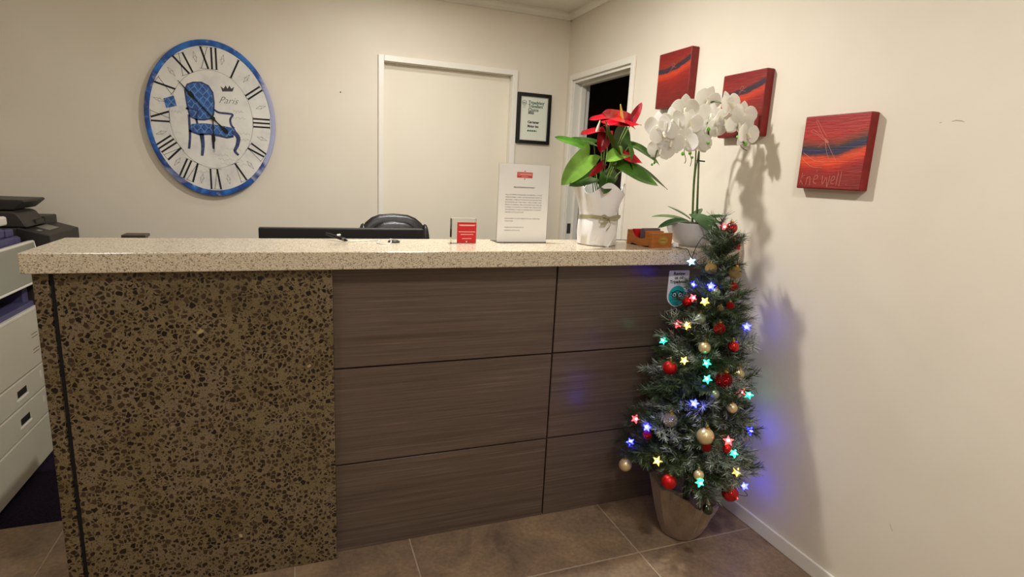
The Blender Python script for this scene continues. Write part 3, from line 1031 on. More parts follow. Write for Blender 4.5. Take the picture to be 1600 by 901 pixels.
# ================================================================== dark printer by the back wall
cab = thing('low_cabinet', 'low grey cabinet under the dark printer', 'cabinet', (-1.42, 3.40, 0))
cabm = noisy('cabinet_grey', rgb(150, 146, 140), rgb(156, 152, 146), 4, 0.5)
part(MB().box(-1.78, -1.10, 3.15, 3.66, 0, 0.70), 'body', cabm, cab, bevel=0.003)
for ya, yb in ((3.155, 3.402), (3.408, 3.655)):
    d = part(MB().box(-1.10, -1.082, ya, yb, 0.03, 0.69), 'cabinet_door', cabm, cab, bevel=0.002)
    part(MB().box(-1.082, -1.072, (ya + yb) / 2 - 0.05, (ya + yb) / 2 + 0.05, 0.60, 0.61), 'handle', steel_m, d, bevel=0.002)
pr = thing('printer', 'dark grey multifunction printer with raised feeder tray by the back wall', 'printer', (-1.42, 3.36, 0.70))
dk_m = noisy('printer_charcoal', rgb(52, 47, 42), rgb(60, 54, 48), 4, 0.5)
dk2_m = noisy('printer_black', rgb(36, 32, 30), rgb(42, 38, 35), 4, 0.45)
part(MB().box(-1.74, -1.08, 3.15, 3.54, 0.70, 0.985), 'body', dk_m, pr, bevel=0.008)
b = MB()
for (x, z) in ((0, 0),):
    b.add([(-1.18, 3.145, 0.985), (-1.060, 3.145, 0.985), (-1.060, 3.145, 1.040), (-1.18, 3.145, 1.076),
           (-1.18, 3.52, 0.985), (-1.060, 3.52, 0.985), (-1.060, 3.52, 1.040), (-1.18, 3.52, 1.076)],
          [(0, 1, 2, 3), (7, 6, 5, 4), (0, 4, 5, 1), (1, 5, 6, 2), (2, 6, 7, 3), (3, 7, 4, 0)])
cpn = part(b, 'control_panel', dk2_m, pr, bevel=0.004)
Fp = frame((-1.12, 3.33, 1.0585), (0, 1, 0), (-0.958, 0, 0.287), (0.287, 0, 0.958))
part(MB().prism([(-0.065, -0.022), (0.055, -0.022), (0.055, 0.030), (-0.065, 0.030)], Fp, 0, 0.001), 'screen', mat('printer_screen', rgb(128, 124, 110), 0.3), cpn)
part(MB().prism([(-0.14, -0.012), (-0.11, -0.012), (-0.11, 0.004), (-0.14, 0.004)], Fp, 0, 0.001), 'badge', mat('printer_badge', rgb(130, 126, 118), 0.4), cpn)
part(MB().box(-1.079, -1.062, 3.30, 3.53, 0.90, 0.975), 'paper_slot', mat('slot_black', rgb(14, 13, 13), 0.8), pr)
part(MB().box(-1.74, -1.17, 3.15, 3.54, 0.985, 1.072), 'scanner_bed', dk_m, pr, bevel=0.006)
part(MB().box(-1.50, -1.150, 3.38, 3.53, 1.06, 1.106), 'hinge_block', dk2_m, pr, bevel=0.006)
b = MB()
FX = frame((0, 0, 0), (1, 0, 0), (0, 0, 1), (0, 1, 0))
b.prism([(-1.72, 1.075), (-1.145, 1.075), (-1.158, 1.105), (-1.178, 1.138), (-1.20, 1.145), (-1.72, 1.145)], FX, 3.16, 3.37)
adf = part(b, 'document_feeder', dk_m, pr, bevel=0.006)
part(MB().box(-1.165, -1.144, 3.26, 3.35, 1.080, 1.10), 'grip', dk2_m, adf, bevel=0.002)
b = MB()
b.prism([(-1.72, 1.150), (-1.195, 1.150), (-1.152, 1.188), (-1.158, 1.196), (-1.70, 1.200)], FX, 3.18, 3.42)
tr = part(b, 'feeder_tray', dk2_m, pr, bevel=0.004)

# small brown organiser top behind the counter
brown_m = noisy('brown_wood_item', rgb(96, 76, 56), rgb(116, 94, 70), 30, 0.5)
br = thing('desk_organiser', 'small brown box edge just showing behind the left of the worktop', 'box', (-0.56, 2.40, 0.73))
part(MB().box(-0.598, -0.522, 2.36, 2.44, 0.73, 1.127), 'box_body', brown_m, br, bevel=0.003)
part(MB().box(-0.590, -0.515, 2.365, 2.435, 1.127, 1.138), 'lid', noisy('dark_brown_lid', rgb(60, 50, 40), rgb(72, 60, 48), 30, 0.5), br, bevel=0.002)

# ================================================================== monitor
mo = thing('computer_monitor', 'black computer monitor behind the counter, only its top edge showing', 'monitor', (0.19, 2.50, 0.73))
plast_m = noisy('black_plastic', rgb(24, 22, 22), rgb(28, 26, 25), 6, 0.38)
part(MB().box(-0.148, 0.520, 2.47, 2.51, 0.775, 1.158), 'housing', plast_m, mo, bevel=0.004)
part(MB().box(-0.138, 0.510, 2.5095, 2.511, 0.79, 1.148), 'screen', mat('screen_dark', rgb(12, 12, 14), 0.15), mo)
part(MB().box(0.15, 0.23, 2.45, 2.475, 0.74, 0.98), 'stand_neck', plast_m, mo, bevel=0.004)
part(MB().box(0.06, 0.32, 2.38, 2.58, 0.73, 0.745), 'stand_foot', plast_m, mo, bevel=0.004)

# ================================================================== office chair
leather_m = noisy('black_leather', rgb(26, 22, 20), rgb(34, 29, 26), 60, 0.33, 0.15, spec=0.5)
ch = thing('office_chair', 'black leather office chair standing behind the counter', 'chair', (0.49, 3.05, 0))
def cushion(cx, cy, cz, sx, sy, sz, p=3.2, nu=28, nv=16, bend=0.0):
    grid = []
    def sg(v, e):
        return math.copysign(abs(v) ** e, v)
    for i in range(nu + 1):
        a = 2 * PI * i / nu
        row = []
        for j in range(nv + 1):
            q = -PI / 2 + PI * j / nv
            e = 2.0 / p
            x = sx * sg(math.cos(q), 0.6) * sg(math.cos(a), e)
            z = sz * sg(math.cos(q), 0.6) * sg(math.sin(a), e)
            y = sy * sg(math.sin(q), 0.7)
            y -= bend * (x / sx) ** 2
            row.append(Vector((cx + x, cy + y, cz + z)))
        grid.append(row)
    return MB().surf(grid)
part(cushion(0.485, 3.10, 0.86, 0.205, 0.035, 0.315, 3.0, bend=0.03), 'backrest', leather_m, ch, smooth=True, angle=70)
part(cushion(0.485, 3.07, 0.87, 0.155, 0.035, 0.27, 3.0, bend=0.02), 'back_cushion', leather_m, ch, smooth=True, angle=70)
bo = cushion(0.0, 0.0, 0.0, 0.030, 0.045, 0.27, 2.4)
for sgn in (-1, 1):
    b = cushion(0.485 + sgn * 0.165, 3.062, 0.865, 0.030, 0.045, 0.26, 2.4)
    part(b, 'side_bolster', leather_m, ch, smooth=True, angle=70)
b = cushion(0, 0, 0, 0.25, 0.05, 0.24, 3.0)
b.v = [Vector((0.485 + p.x, 2.97 + p.z * 0.93, 0.50 + p.y)) for p in b.v]
part(b, 'seat', leather_m, ch, smooth=True, angle=70)
part(MB().tube([(0.485, 3.0, 0.46), (0.485, 3.0, 0.10)], 0.028, 16), 'gas_column', plast_m, ch, smooth=True)
part(MB().box(0.45, 0.52, 2.95, 3.16, 0.43, 0.455), 'back_bracket', plast_m, ch, bevel=0.004)
part(MB().box(0.46, 0.51, 3.135, 3.155, 0.44, 0.80), 'back_bar', plast_m, ch, bevel=0.004)
for k in range(5):
    a = 2 * PI * k / 5 + 0.3
    e = Vector((0.485 + 0.24 * math.cos(a), 3.0 + 0.24 * math.sin(a), 0.07))
    lg = part(MB().tube([(0.485, 3.0, 0.11), tuple(e)], [0.03, 0.018], 10), 'leg', plast_m, ch, smooth=True)
    part(MB().tube([e + Vector((-0.012, 0, -0.042)), e + Vector((0.012, 0, -0.042))], 0.028, 14), 'castor', plast_m, lg, smooth=True)
for sgn in (-1, 1):
    x = 0.485 + sgn * 0.27
    part(MB().tube(spline([(x, 3.08, 0.50), (x, 3.05, 0.68), (x, 2.97, 0.71), (x, 2.82, 0.70), (x, 2.84, 0.52)], 5), 0.016, 10), 'armrest', plast_m, ch, smooth=True)

# ================================================================== things on the worktop
acryl_m = mat('clear_acrylic', (0.96, 0.97, 0.96, 1), 0.06, 0, 0.5, trans=1.0, ior=1.25)
# pen on a cord
pen = thing('tethered_pen', 'dark pen lying on the worktop, tied to a white cord', 'pen', (0.115, 2.15, ZT))
a, e = Vector((0.098, 2.205, ZT + 0.022)), Vector((0.168, 2.120, ZT + 0.006))
d_ = (e - a)
bd = part(MB().tube([a, a + d_ * 0.2, a + d_ * 0.85, a + d_ * 0.95, e], [0.0045, 0.006, 0.006, 0.004, 0.001], 12), 'barrel', plast_m, pen, smooth=True)
part(MB().tube([a + d_ * 0.78, a + d_ * 0.88], 0.0064, 12), 'silver_band', steel_m, pen, smooth=True)
part(MB().tube([a + d_ * 0.55 + Vector((0.0, 0.004, 0.006)), a + d_ * 0.63 + Vector((0.004, 0.008, 0.012))], [0.006, 0.003], 8), 'cord_clip', white_paper_m, pen, smooth=True)
tc = MB().tube(spline([(0.17, 2.12, ZT + 0.006), (0.20, 2.14, ZT + 0.002), (0.25, 2.165, ZT + 0.002), (0.285, 2.155, ZT + 0.002), (0.27, 2.10, ZT + 0.002), (0.285, 2.07, ZT + 0.002), (0.315, 2.085, ZT + 0.002), (0.325, 2.125, ZT + 0.008)], 8), 0.0022, 6)
part(tc, 'cord', mat('white_cord', rgb(226, 222, 212), 0.5), pen, smooth=True)
part(MB().lathe([(0.0, 0.0), (0.022, 0.0), (0.022, 0.005), (0.014, 0.009), (0.0, 0.010)], 24, (0.335, 2.125, ZT)), 'anchor_base', plast_m, pen, smooth=True)
part(MB().tube([(0.322, 2.118, ZT + 0.0085), (0.322, 2.118, ZT + 0.014)], 0.004, 10), 'anchor_tip', white_paper_m, pen, smooth=True)

# red card in an acrylic block
def acrylic(name, label, x0, x1, y, z1, thick, rz, redx, cardcol, lines, cat='card holder'):
    cx = (x0 + x1) / 2
    h = thing(name, label, cat, (cx, y, ZT))
    w, hh = (x1 - x0) / 2, z1 - ZT
    part(MB().box(cx - w, cx + w, y, y + thick, ZT, z1), 'acrylic_block', acryl_m, h, bevel=0.0015)
    return h, w, hh
rc, w, hh = acrylic('card_holder', 'clear acrylic holder with a small red card, left of the policy sign', 0.547, 0.644, 2.088, 1.241, 0.030, 0, 0, None, None)
red_m = noisy('red_card', rgb(196, 26, 30), rgb(202, 30, 34), 6, 0.45)
F = frame((0.606, 2.0865, ZT + 0.042), (1, 0, 0), (0, 0, 1), (0, -1, 0))
cd = part(MB().prism([(-0.039, -0.040), (0.037, -0.040), (0.037, 0.040), (-0.039, 0.040)], F, 0, 0.0012), 'red_card', red_m, rc)
b = MB()
for zz, ww in ((0.0305, 0.066), (0.0275, 0.060), (0.004, 0.066), (-0.006, 0.050), (-0.022, 0.038)):
    b.prism([(-ww / 2, zz - 0.0011), (ww / 2, zz - 0.0011), (ww / 2, zz + 0.0011), (-ww / 2, zz + 0.0011)], F, 0.0012, 0.0014)
b.prism(ell(-0.001, -0.034, 0.003, 0.003, 12), F, 0.0012, 0.0014)
part(b, 'white_print', mat('pink_white_print', rgb(236, 190, 182), 0.6), cd)
# policy sign
SGX0, SGX1, SGY, SGZ = 0.738, 0.957, 2.120, 1.458
sg_ = thing('policy_sign', 'white printed policy notice in a clear acrylic stand', 'sign', ((SGX0 + SGX1) / 2, SGY, ZT))
part(MB().box(SGX0, SGX1, SGY + 0.0045, SGY + 0.0070, ZT, SGZ), 'acrylic_back', acryl_m, sg_, bevel=0.0008)
part(MB().box(SGX0, SGX1, SGY + 0.006, SGY + 0.080, ZT, ZT + 0.0025), 'acrylic_foot', acryl_m, sg_, bevel=0.0008)
F = frame(((SGX0 + SGX1) / 2, SGY + 0.0025, (ZT + SGZ) / 2), (1, 0, 0), (0, 0, 1), (0, -1, 0))
hw, hz = (SGX1 - SGX0) / 2 - 0.003, (SGZ - ZT) / 2 - 0.003
sh = part(MB().prism([(-hw, -hz), (hw, -hz), (hw, hz), (-hw, hz)], F, -0.0018, 0.0), 'sheet', white_paper_m, sg_)
lg_m = mat('logo_red', rgb(206, 70, 60), 0.5)
b = MB()
b.prism([(-0.033, 0.101), (0.033, 0.101), (0.033, 0.123), (-0.033, 0.123)], F, 0.0, 0.0003)
lo = part(b, 'logo', lg_m, sh)
part(MB().prism(ell(0, 0.127, 0.003, 0.0022, 10), F, 0.0, 0.0003), 'logo_ornament', lg_m, sg_)
part(MB().prism(ell(0, 0.097, 0.003, 0.0022, 10), F, 0.0, 0.0003), 'logo_ornament', lg_m, sg_)
b = MB()
text_into(b, 'CARRAMAR', 0.0125, F, 0.0005, at=(0, 0.1105), width=0.058)
text_into(b, 'MOTOR INN', 0.0055, F, 0.0005, at=(0, 0.1040), width=0.028)
part(b, 'logo_lettering', mat('logo_cream', rgb(240, 214, 200), 0.6), sg_)
b = MB()
text_into(b, 'PRE-AUTHORISATION POLICY', 0.0075, F, 0.0004, at=(0, 0.061), width=0.090, bold=0.0002)
part(b, 'heading', mat('heading_ink', rgb(70, 68, 70), 0.6), sg_)
LINES = ['FULL PAYMENT IS REQUIRED ON ARRIVAL. A VALID', 'CREDIT/DEBIT CARD OR REFUNDABLE BOND IS', 'REQUIRED. A PRE-AUTHORISATION OF $100.00 WILL',
         'BE PROCESSED ON YOUR CREDIT CARD OR DEBIT CARD', 'PRIOR TO ARRIVAL. PRE AUTHORISATION WILL BE', 'CLEARED ON THE DAY OF DEPARTURE. PLEASE NOTE',
         'THIS GENERALLY TAKES 3-5 BUSINESS DAYS TO REVERT/', 'CLEARED IN YOUR ACCOUNT.']
b = MB()
for k, s in enumerate(LINES):
    z = 0.032 - k * 0.0098
    if k < 7:
        text_into(b, s, 0.0064, F, 0.0004, 'LEFT', at=(-0.078, z), width=0.156)
    else:
        text_into(b, s, 0.0064, F, 0.0004, 'LEFT', at=(-0.078, z), width=0.082)
text_into(b, 'PLEASE REFER TO OUR WEBSITE FOR ALL TERMS AND', 0.0064, F, 0.0004, 'LEFT', at=(-0.078, -0.062), width=0.152)
text_into(b, 'CONDITIONS.', 0.0064, F, 0.0004, 'LEFT', at=(-0.078, -0.072), width=0.036)
text_into(b, 'THANKS FOR STAYING WITH US', 0.0062, F, 0.0004, 'LEFT', at=(-0.078, -0.097), width=0.084)
text_into(b, 'CARRAMAR MOTOR INN', 0.0062, F, 0.0004, 'LEFT', at=(-0.078, -0.109), width=0.066)
part(b, 'body_text', mat('text_ink', rgb(96, 94, 98), 0.6), sg_)

# red card standing at the wall end
r2, w, hh = acrylic('card_holder', 'small acrylic holder with a red card at the wall end, behind the tree top', 1.705, 1.756, 1.896, 1.203, 0.022, 0, 0, None, None)
F = frame((1.7315, 1.8945, ZT + 0.030), (1, 0, 0), (0, 0, 1), (0, -1, 0))
cd = part(MB().prism([(-0.024, -0.028), (0.024, -0.028), (0.024, 0.028), (-0.024, 0.028)], F, 0, 0.0012), 'red_card', red_m, r2)
b = MB()
b.stroke([(-0.013 + 0.030 * k / 18, -0.004 + 0.0022 * math.sin(k * 1.8)) for k in range(19)], 0.0011, F, 0.0012, 0.0014)
part(b, 'white_print', MATS['pink_white_print'], cd)

# wooden business-card holder with cards
wd_m = noisy('orange_wood', rgb(150, 86, 34), rgb(178, 108, 46), 12, 0.4, stretch=(1, 1, 6))
wb = thing('card_box', 'orange wooden card box with a brass oval plate, beside the white bowl', 'card box', (1.42, 2.02, ZT))
FB = frame((1.412, 1.968, ZT), (0.985, 0.17, 0), (0, 0, 1), (0.17, -0.985, 0))
W2 = 0.058
def bx(name, poly, d0, d1, m_, par=wb, bev=0.0012):
    return part(MB().prism(poly, FB, d0, d1), name, m_, par, bevel=bev)
bx('front_block', [(-W2, 0), (W2, 0), (W2, 0.060), (-W2, 0.060)], -0.016, 0, wd_m)
def side(s):
    b = MB()
    FS = frame(FB(s * (W2 - 0.004), 0, -0.016), (-0.17, 0.985, 0), (0, 0, 1), (0.985, 0.17, 0))
    b.prism([(0, 0.006), (0.05, 0.0), (0.10, 0.008), (0.115, 0.0), (0.125, 0.0), (0.125, 0.062), (0.112, 0.062), (0.09, 0.036), (0.05, 0.030), (0.0, 0.045)], FS, -0.004, 0.004)
    part(b, 'side_rail', wd_m, wb, bevel=0.001)
side(-1); side(1)
bx('floor_board', [(-W2 + 0.008, 0.006), (W2 - 0.008, 0.006), (W2 - 0.008, 0.012), (-W2 + 0.008, 0.012)], -0.135, -0.016, wd_m)
bx('back_block', [(-W2, 0), (W2, 0), (W2, 0.062), (-W2, 0.062)], -0.150, -0.139, wd_m)
brass_m = mat('brass', rgb(206, 176, 90), 0.35, 0.8)
pl = part(MB().prism(ell(0.006, 0.030, 0.026, 0.0165, 28), FB, 0, 0.0012), 'brass_plate', brass_m, wb)
b = MB()
ring(b, 0.006, 0.030, 0.0125, 0.0140, FB, 0.0012, 0.0016, sx=1.62)
b.stroke([(0.006 - 0.016 + 0.032 * k / 16, 0.030 + 0.0035 * (-1) ** k) for k in range(17)], 0.0013, FB, 0.0012, 0.0016)
part(b, 'plate_print', mat('plate_dark', rgb(80, 56, 24), 0.5), pl)
card1_m = mat('violet_grey_cards', rgb(104, 88, 96), 0.5)
dc = thing('card_stack', 'stack of violet-grey business cards in the wooden card box', 'cards', tuple(FB(0.0, 0.012, -0.05)))
for k in range(8):
    part(MB().prism([(-0.043, 0.0125), (0.047, 0.0125), (0.047, 0.070 + 0.0015 * (k % 3)), (-0.043, 0.070 + 0.0015 * (k % 3))], FB, -0.085 + k * 0.0030, -0.0835 + k * 0.0030), 'card', card1_m, dc)
wc = thing('card_stack', 'orange-brown cards at the front of the wooden card box', 'cards', tuple(FB(0.0, 0.012, -0.02)))
oc_m = mat('orange_cards', rgb(190, 112, 44), 0.5)
for k in range(6):
    part(MB().prism([(-0.045, 0.0125), (0.045, 0.0125), (0.045, 0.064 - 0.001 * (k % 2)), (-0.045, 0.064 - 0.001 * (k % 2))], FB, -0.055 + k * 0.0030, -0.0535 + k * 0.0030), 'card', oc_m, wc)
rcx = thing('card_stack', 'red cards standing at the back of the wooden card box', 'cards', tuple(FB(0.0, 0.012, -0.11)))
for k in range(6):
    part(MB().prism([(-0.047, 0.0125), (0.043, 0.0125), (0.043, 0.066), (-0.047, 0.066)], FB, -0.130 + k * 0.0034, -0.1285 + k * 0.0034), 'card', red_m, rcx)
# small white plug beside the bowl
o = MB().lathe([(0, 0), (0.013, 0.002), (0.015, 0.010), (0.012, 0.018), (0.0, 0.021)], 20, (1.492, 1.985, ZT)).build('battery_pod', white_paper_m, smooth=True, origin=(1.492, 1.985, ZT))
tag(o, 'small rounded white pod between the card box and the bowl', 'pod')

# ================================================================== anthurium in white paper wrap
def leaf_grid(base, tip, width, nrm, heart=True, fold=0.25, droop=0.15, curl=0.0, nt=14, ns=8, twist=0.0):
    """blade from base to tip; nrm = upper side; midrib sags by droop, sides fold up by fold"""
    base, tip, nrm = Vector(base), Vector(tip), Vector(nrm)
    L = (tip - base).length
    d = (tip - base).normalized()
    nrm = (nrm - d * nrm.dot(d)).normalized()
    sd = d.cross(nrm)
    rows = []
    for i in range(nt + 1):
        s = i / nt
        if heart:
            wd = (1.0 - s) ** 0.75 * (0.55 + 0.9 * s) * 1.15
            wd = max(wd, 0.02)
            back = 0.16 * L
        else:
            wd = max(math.sin(PI * min(0.04 + s * 0.96, 1.0)) ** 0.6, 0.03)
            back = 0.0
        row = []
        tw = twist * s
        for j in range(ns + 1):
            q = -1 + 2 * j / ns
            # lobes reach back beyond the stalk
            along = s * L - back * (1 - s) ** 3 * min(1.0, abs(q) * 1.6) * (1.0 if heart else 0)
            w = wd * width * q
            up = fold * abs(w) - droop * L * s * s + curl * math.sin(s * PI * 2.2 + q) * width * 0.2
            ww = w * math.cos(tw) - 0
            up += w * math.sin(tw)
            row.append(base + d * along + sd * ww + nrm * up)
        rows.append(row)
    return rows

def leaf_mat(name, c1, c2, rib, rough=0.3, sss=0.0):
    if name in MATS:
        return MATS[name]
    m_ = mat(name, c1, rough, spec=0.5)
    t = NT(m_)
    f = t.noise(t.coords(), 18, 4, 0.6)
    t.color(t.ramp(f, [(0.3, c1), (0.65, c2)]))
    t.bump(t.noise(t.coords(), 70, 3), 0.12, 0.003)
    return m_
lf_bright = leaf_mat('leaf_bright_green', rgb(88, 128, 40), rgb(116, 154, 58), None)
lf_mid = leaf_mat('leaf_mid_green', rgb(52, 96, 22), rgb(72, 120, 32), None)
lf_dark = leaf_mat('leaf_dark_green', rgb(34, 62, 18), rgb(50, 82, 24), None)
lf_olive = leaf_mat('leaf_olive_green', rgb(58, 78, 18), rgb(82, 104, 26), None)
spathe_m = mat('red_spathe', rgb(196, 8, 34), 0.22, spec=0.6, coat=0.3)
t = NT(spathe_m)
t.bump(t.noise(t.coords(), 60, 3), 0.25, 0.004)
spathe2_m = mat('dark_red_spathe', rgb(150, 8, 24), 0.28, spec=0.5)
spadix_m = noisy('spadix_yellow', rgb(232, 206, 70), rgb(240, 222, 120), 200, 0.5, 0.4)
spadix2_m = noisy('spadix_cream', rgb(236, 222, 188), rgb(242, 232, 204), 200, 0.5, 0.4)
stalk_m = noisy('green_stalk', rgb(96, 124, 44), rgb(122, 146, 62), 30, 0.45)

AN = (1.165, 2.075, ZT)
an = thing('anthurium_plant', 'red-flowering potted plant with heart leaves wrapped in white paper', 'potted plant', AN)
# wrap: two layers of paper, wavy top edge
wrap_m = noisy('white_wrap_paper', rgb(226, 222, 216), rgb(236, 233, 228), 9, 0.75, 0.2)
def wrapfn(p, i, a):
    hgt = p.z
    r = Vector((p.x, p.y, 0)).length
    k = 1 + 0.03 * math.sin(3 * a + 0.6) + 0.015 * math.sin(7 * a + hgt * 30)
    if hgt > 0.13:
        k += (hgt - 0.13) * 0.9 * math.sin(5 * a + 1.0)
        z = hgt + (hgt - 0.13) / 0.10 * 0.022 * math.sin(4 * a + 2.2)
    else:
        z = hgt
    return Vector((p.x * k, p.y * k, z))
prof = [(0.072, 0.0), (0.080, 0.004), (0.082, 0.05), (0.080, 0.095), (0.075, 0.113), (0.080, 0.14), (0.088, 0.175), (0.098, 0.21), (0.104, 0.232)]
inner = [(r - 0.003, z) for r, z in prof[::-1]][:-2]
b = MB()
b.lathe(prof + inner + [(0.04, 0.10), (0.0, 0.10)], 56, AN, wrapfn)
part(b, 'paper_wrap', wrap_m, an, smooth=True, angle=60)
b = MB()
F = frame((AN[0] - 0.012, AN[1] - 0.083, ZT), (1, 0, 0), (0, 0, 1), (0, -1, 0))
b.add([F(-0.055, 0.012, -0.016), F(0.02, 0.0, 0.003), F(0.055, 0.05, -0.014), F(0.02, 0.104, 0.003), F(-0.045, 0.105, -0.018)], [(0, 1, 2), (0, 2, 3), (0, 3, 4)])
part(b, 'paper_flap', wrap_m, an, solid=0.0012)
rib_m = mat('olive_satin_ribbon', rgb(158, 150, 112), 0.35, spec=0.6)
b = MB()
rib = []
for k in range(49):
    a = 2 * PI * k / 48
    kk = 1 + 0.03 * math.sin(3 * a + 0.6)
    rib.append([Vector((AN[0] + (0.0795) * kk * math.cos(a), AN[1] + 0.0795 * kk * math.sin(a), ZT + 0.108 + 0.003 * math.sin(2 * a))),
                Vector((AN[0] + (0.0795) * kk * math.cos(a), AN[1] + 0.0795 * kk * math.sin(a), ZT + 0.122 + 0.003 * math.sin(2 * a)))])
b.surf(rib)
part(b, 'ribbon_band', rib_m, an, smooth=True, solid=0.001)
for pts in ([(0, 0), (-0.022, 0.012), (-0.040, 0.006), (-0.022, -0.006), (0, 0)], [(0, 0), (0.026, 0.010), (0.046, 0.010), (0.026, -0.004), (0, 0)],
            [(0, 0), (-0.012, -0.016), (-0.034, -0.022)], [(0, 0), (0.004, -0.022), (-0.006, -0.046)]):
    F = frame((AN[0] - 0.005, AN[1] - 0.084, ZT + 0.114), (1, 0, 0), (0, 0, 1), (0, -1, 0))
    b = MB()
    sp = [(p.x, p.y) for p in spline([(a, c, 0) for a, c in pts], 6)]
    grid = []
    for k, (a, c) in enumerate(sp):
        z = 0.004 + 0.012 * math.sin(PI * k / len(sp))
        grid.append([F(a, c - 0.005, z), F(a, c + 0.005, z + 0.002)])
    b.surf(grid)
    part(b, 'bow_loop', rib_m, an, smooth=True, solid=0.0008)
soil_m = noisy('potting_soil', rgb(40, 30, 22), rgb(66, 52, 38), 90, 0.95, 0.6)
part(MB().lathe([(0.0, 0.0), (0.074, 0.0), (0.076, 0.012), (0.0, 0.018)], 24, (AN[0], AN[1], ZT + 0.125)), 'soil', soil_m, an, smooth=True)

ANTH_LEAVES = [  # base, tip, half width, up direction, material, fold, droop
    ((1.078, 2.03, 1.502), (0.940, 1.96, 1.395), 0.052, (0.35, -0.75, 0.75), lf_bright, 0.25, 0.12),
    ((1.087, 2.10, 1.537), (0.971, 2.12, 1.575), 0.026, (0.1, -0.8, 0.6), lf_mid, 0.2, 0.10),
    ((1.153, 2.14, 1.555), (1.051, 2.16, 1.574), 0.030, (0, -0.6, 0.8), lf_dark, 0.2, 0.1),
    ((1.195, 2.02, 1.505), (1.100, 2.00, 1.622), 0.040, (0.75, -0.45, 0.6), lf_olive, 0.5, -0.12),
    ((1.225, 2.06, 1.520), (1.262, 2.09, 1.640), 0.055, (0.05, -0.95, 0.2), lf_dark, 0.2, 0.05),
    ((1.285, 2.08, 1.555), (1.398, 2.00, 1.520), 0.030, (-0.1, -0.55, 0.8), lf_dark, 0.3, 0.35),
    ((1.310, 2.08, 1.478), (1.485, 2.05, 1.396), 0.024, (0.1, -0.5, 0.85), lf_dark, 0.3, 0.10),
    ((1.215, 2.03, 1.470), (1.374, 1.97, 1.402), 0.046, (0.05, -0.8, 0.65), lf_mid, 0.2, 0.06),
    ((1.100, 2.04, 1.418), (0.975, 1.96, 1.395), 0.042, (0.1, -0.75, 0.7), lf_dark, 0.3, 0.12),
    ((1.165, 2.03, 1.42), (1.118, 1.96, 1.365), 0.040, (0, -0.8, 0.7), lf_dark, 0.2, 0.1),
    ((1.258, 2.04, 1.545), (1.273, 2.01, 1.455), 0.024, (0.5, -0.8, 0.3), lf_mid, 0.4, 0.05),
    ((1.215, 2.01, 1.515), (1.115, 1.95, 1.492), 0.040, (0.0, -0.7, 0.75), lf_bright, 0.35, 0.12),
    ((1.20, 2.12, 1.44), (1.29, 2.18, 1.42), 0.045, (0.2, 0.4, 0.9), lf_mid, 0.2, 0.2),
]
for k, (ba, ti, w, up, mm, fo, dr) in enumerate(ANTH_LEAVES):
    st_ = spline([(AN[0] + 0.02 * math.cos(k * 2.1), AN[1] + 0.02 * math.sin(k * 2.1), ZT + 0.14), ((AN[0] * 0.5 + ba[0] * 0.5), (AN[1] + ba[1]) / 2 + 0.01, (ZT + 0.18 + ba[2]) / 2 + 0.02), ba], 6)
    lg_ = leaf_grid(ba, ti, w * 1.15, up, True, fo, dr, 0.3)
    lp = part(MB().surf(lg_), 'leaf', mm, an, smooth=True, solid=0.0007, angle=80)
    part(MB().tube(st_, 0.0022, 6), 'leaf_stalk', stalk_m, lp, smooth=True)
    mid_ = [row[len(row) // 2] for row in lg_][:-1]
    part(MB().tube(mid_, [0.0016 * (1 - 0.8 * q_ / len(mid_)) for q_ in range(len(mid_))], 6), 'midrib', stalk_m, lp, smooth=True)
ANTH_SPATHES = [
    ((1.250, 2.045, 1.640), (1.112, 1.995, 1.668), 0.050, (0.15, -0.80, 0.60), spathe_m, (spadix_m, (-0.022, -0.012, 0.055))),
    ((1.190, 2.09, 1.655), (1.090, 2.07, 1.648), 0.026, (0.0, -0.6, 0.8), spathe_m, None),
    ((1.268, 2.05, 1.640), (1.302, 2.04, 1.722), 0.024, (-0.5, -0.8, 0.2), spathe2_m, None),
    ((1.150, 2.03, 1.622), (1.285, 2.00, 1.640), 0.034, (0.0, -0.55, 0.8), spathe_m, None),
    ((1.140, 2.06, 1.594), (1.032, 2.02, 1.588), 0.036, (0.0, -0.40, 0.95), spathe2_m, (spadix2_m, (0.008, -0.008, 0.045))),
    ((1.160, 2.06, 1.595), (1.125, 2.03, 1.518), 0.040, (-0.2, -0.9, 0.3), spathe2_m, None),
    ((1.225, 2.05, 1.510), (1.305, 2.00, 1.488), 0.038, (0.0, -0.75, 0.65), spathe2_m, None),
    ((1.140, 2.03, 1.470), (1.058, 1.975, 1.424), 0.020, (0.2, -0.8, 0.5), spathe2_m, None),
]
for k, (ba, ti, w, up, mm, sx_) in enumerate(ANTH_SPATHES):
    sp_ = part(MB().surf(leaf_grid(ba, ti, w, up, True, 0.35, 0.10, 0.5)), 'spathe', mm, an, smooth=True, solid=0.0009, angle=80)
    st_ = spline([(AN[0] + 0.015 * math.cos(k * 2.7 + 1), AN[1] + 0.015 * math.sin(k * 2.7 + 1), ZT + 0.14), ((AN[0] * 0.6 + ba[0] * 0.4), AN[1] - 0.01, (ZT + 0.2 + ba[2]) / 2), ba], 6)
    part(MB().tube(st_, 0.0022, 6), 'flower_stalk', stalk_m, sp_, smooth=True)
    if sx_:
        q0 = Vector(ba) * 0.75 + Vector(ti) * 0.25
        part(MB().tube([q0, q0 + Vector(sx_[1]) * 0.5, q0 + Vector(sx_[1])], [0.0052, 0.0048, 0.002], 10), 'spadix', sx_[0], sp_, smooth=True)

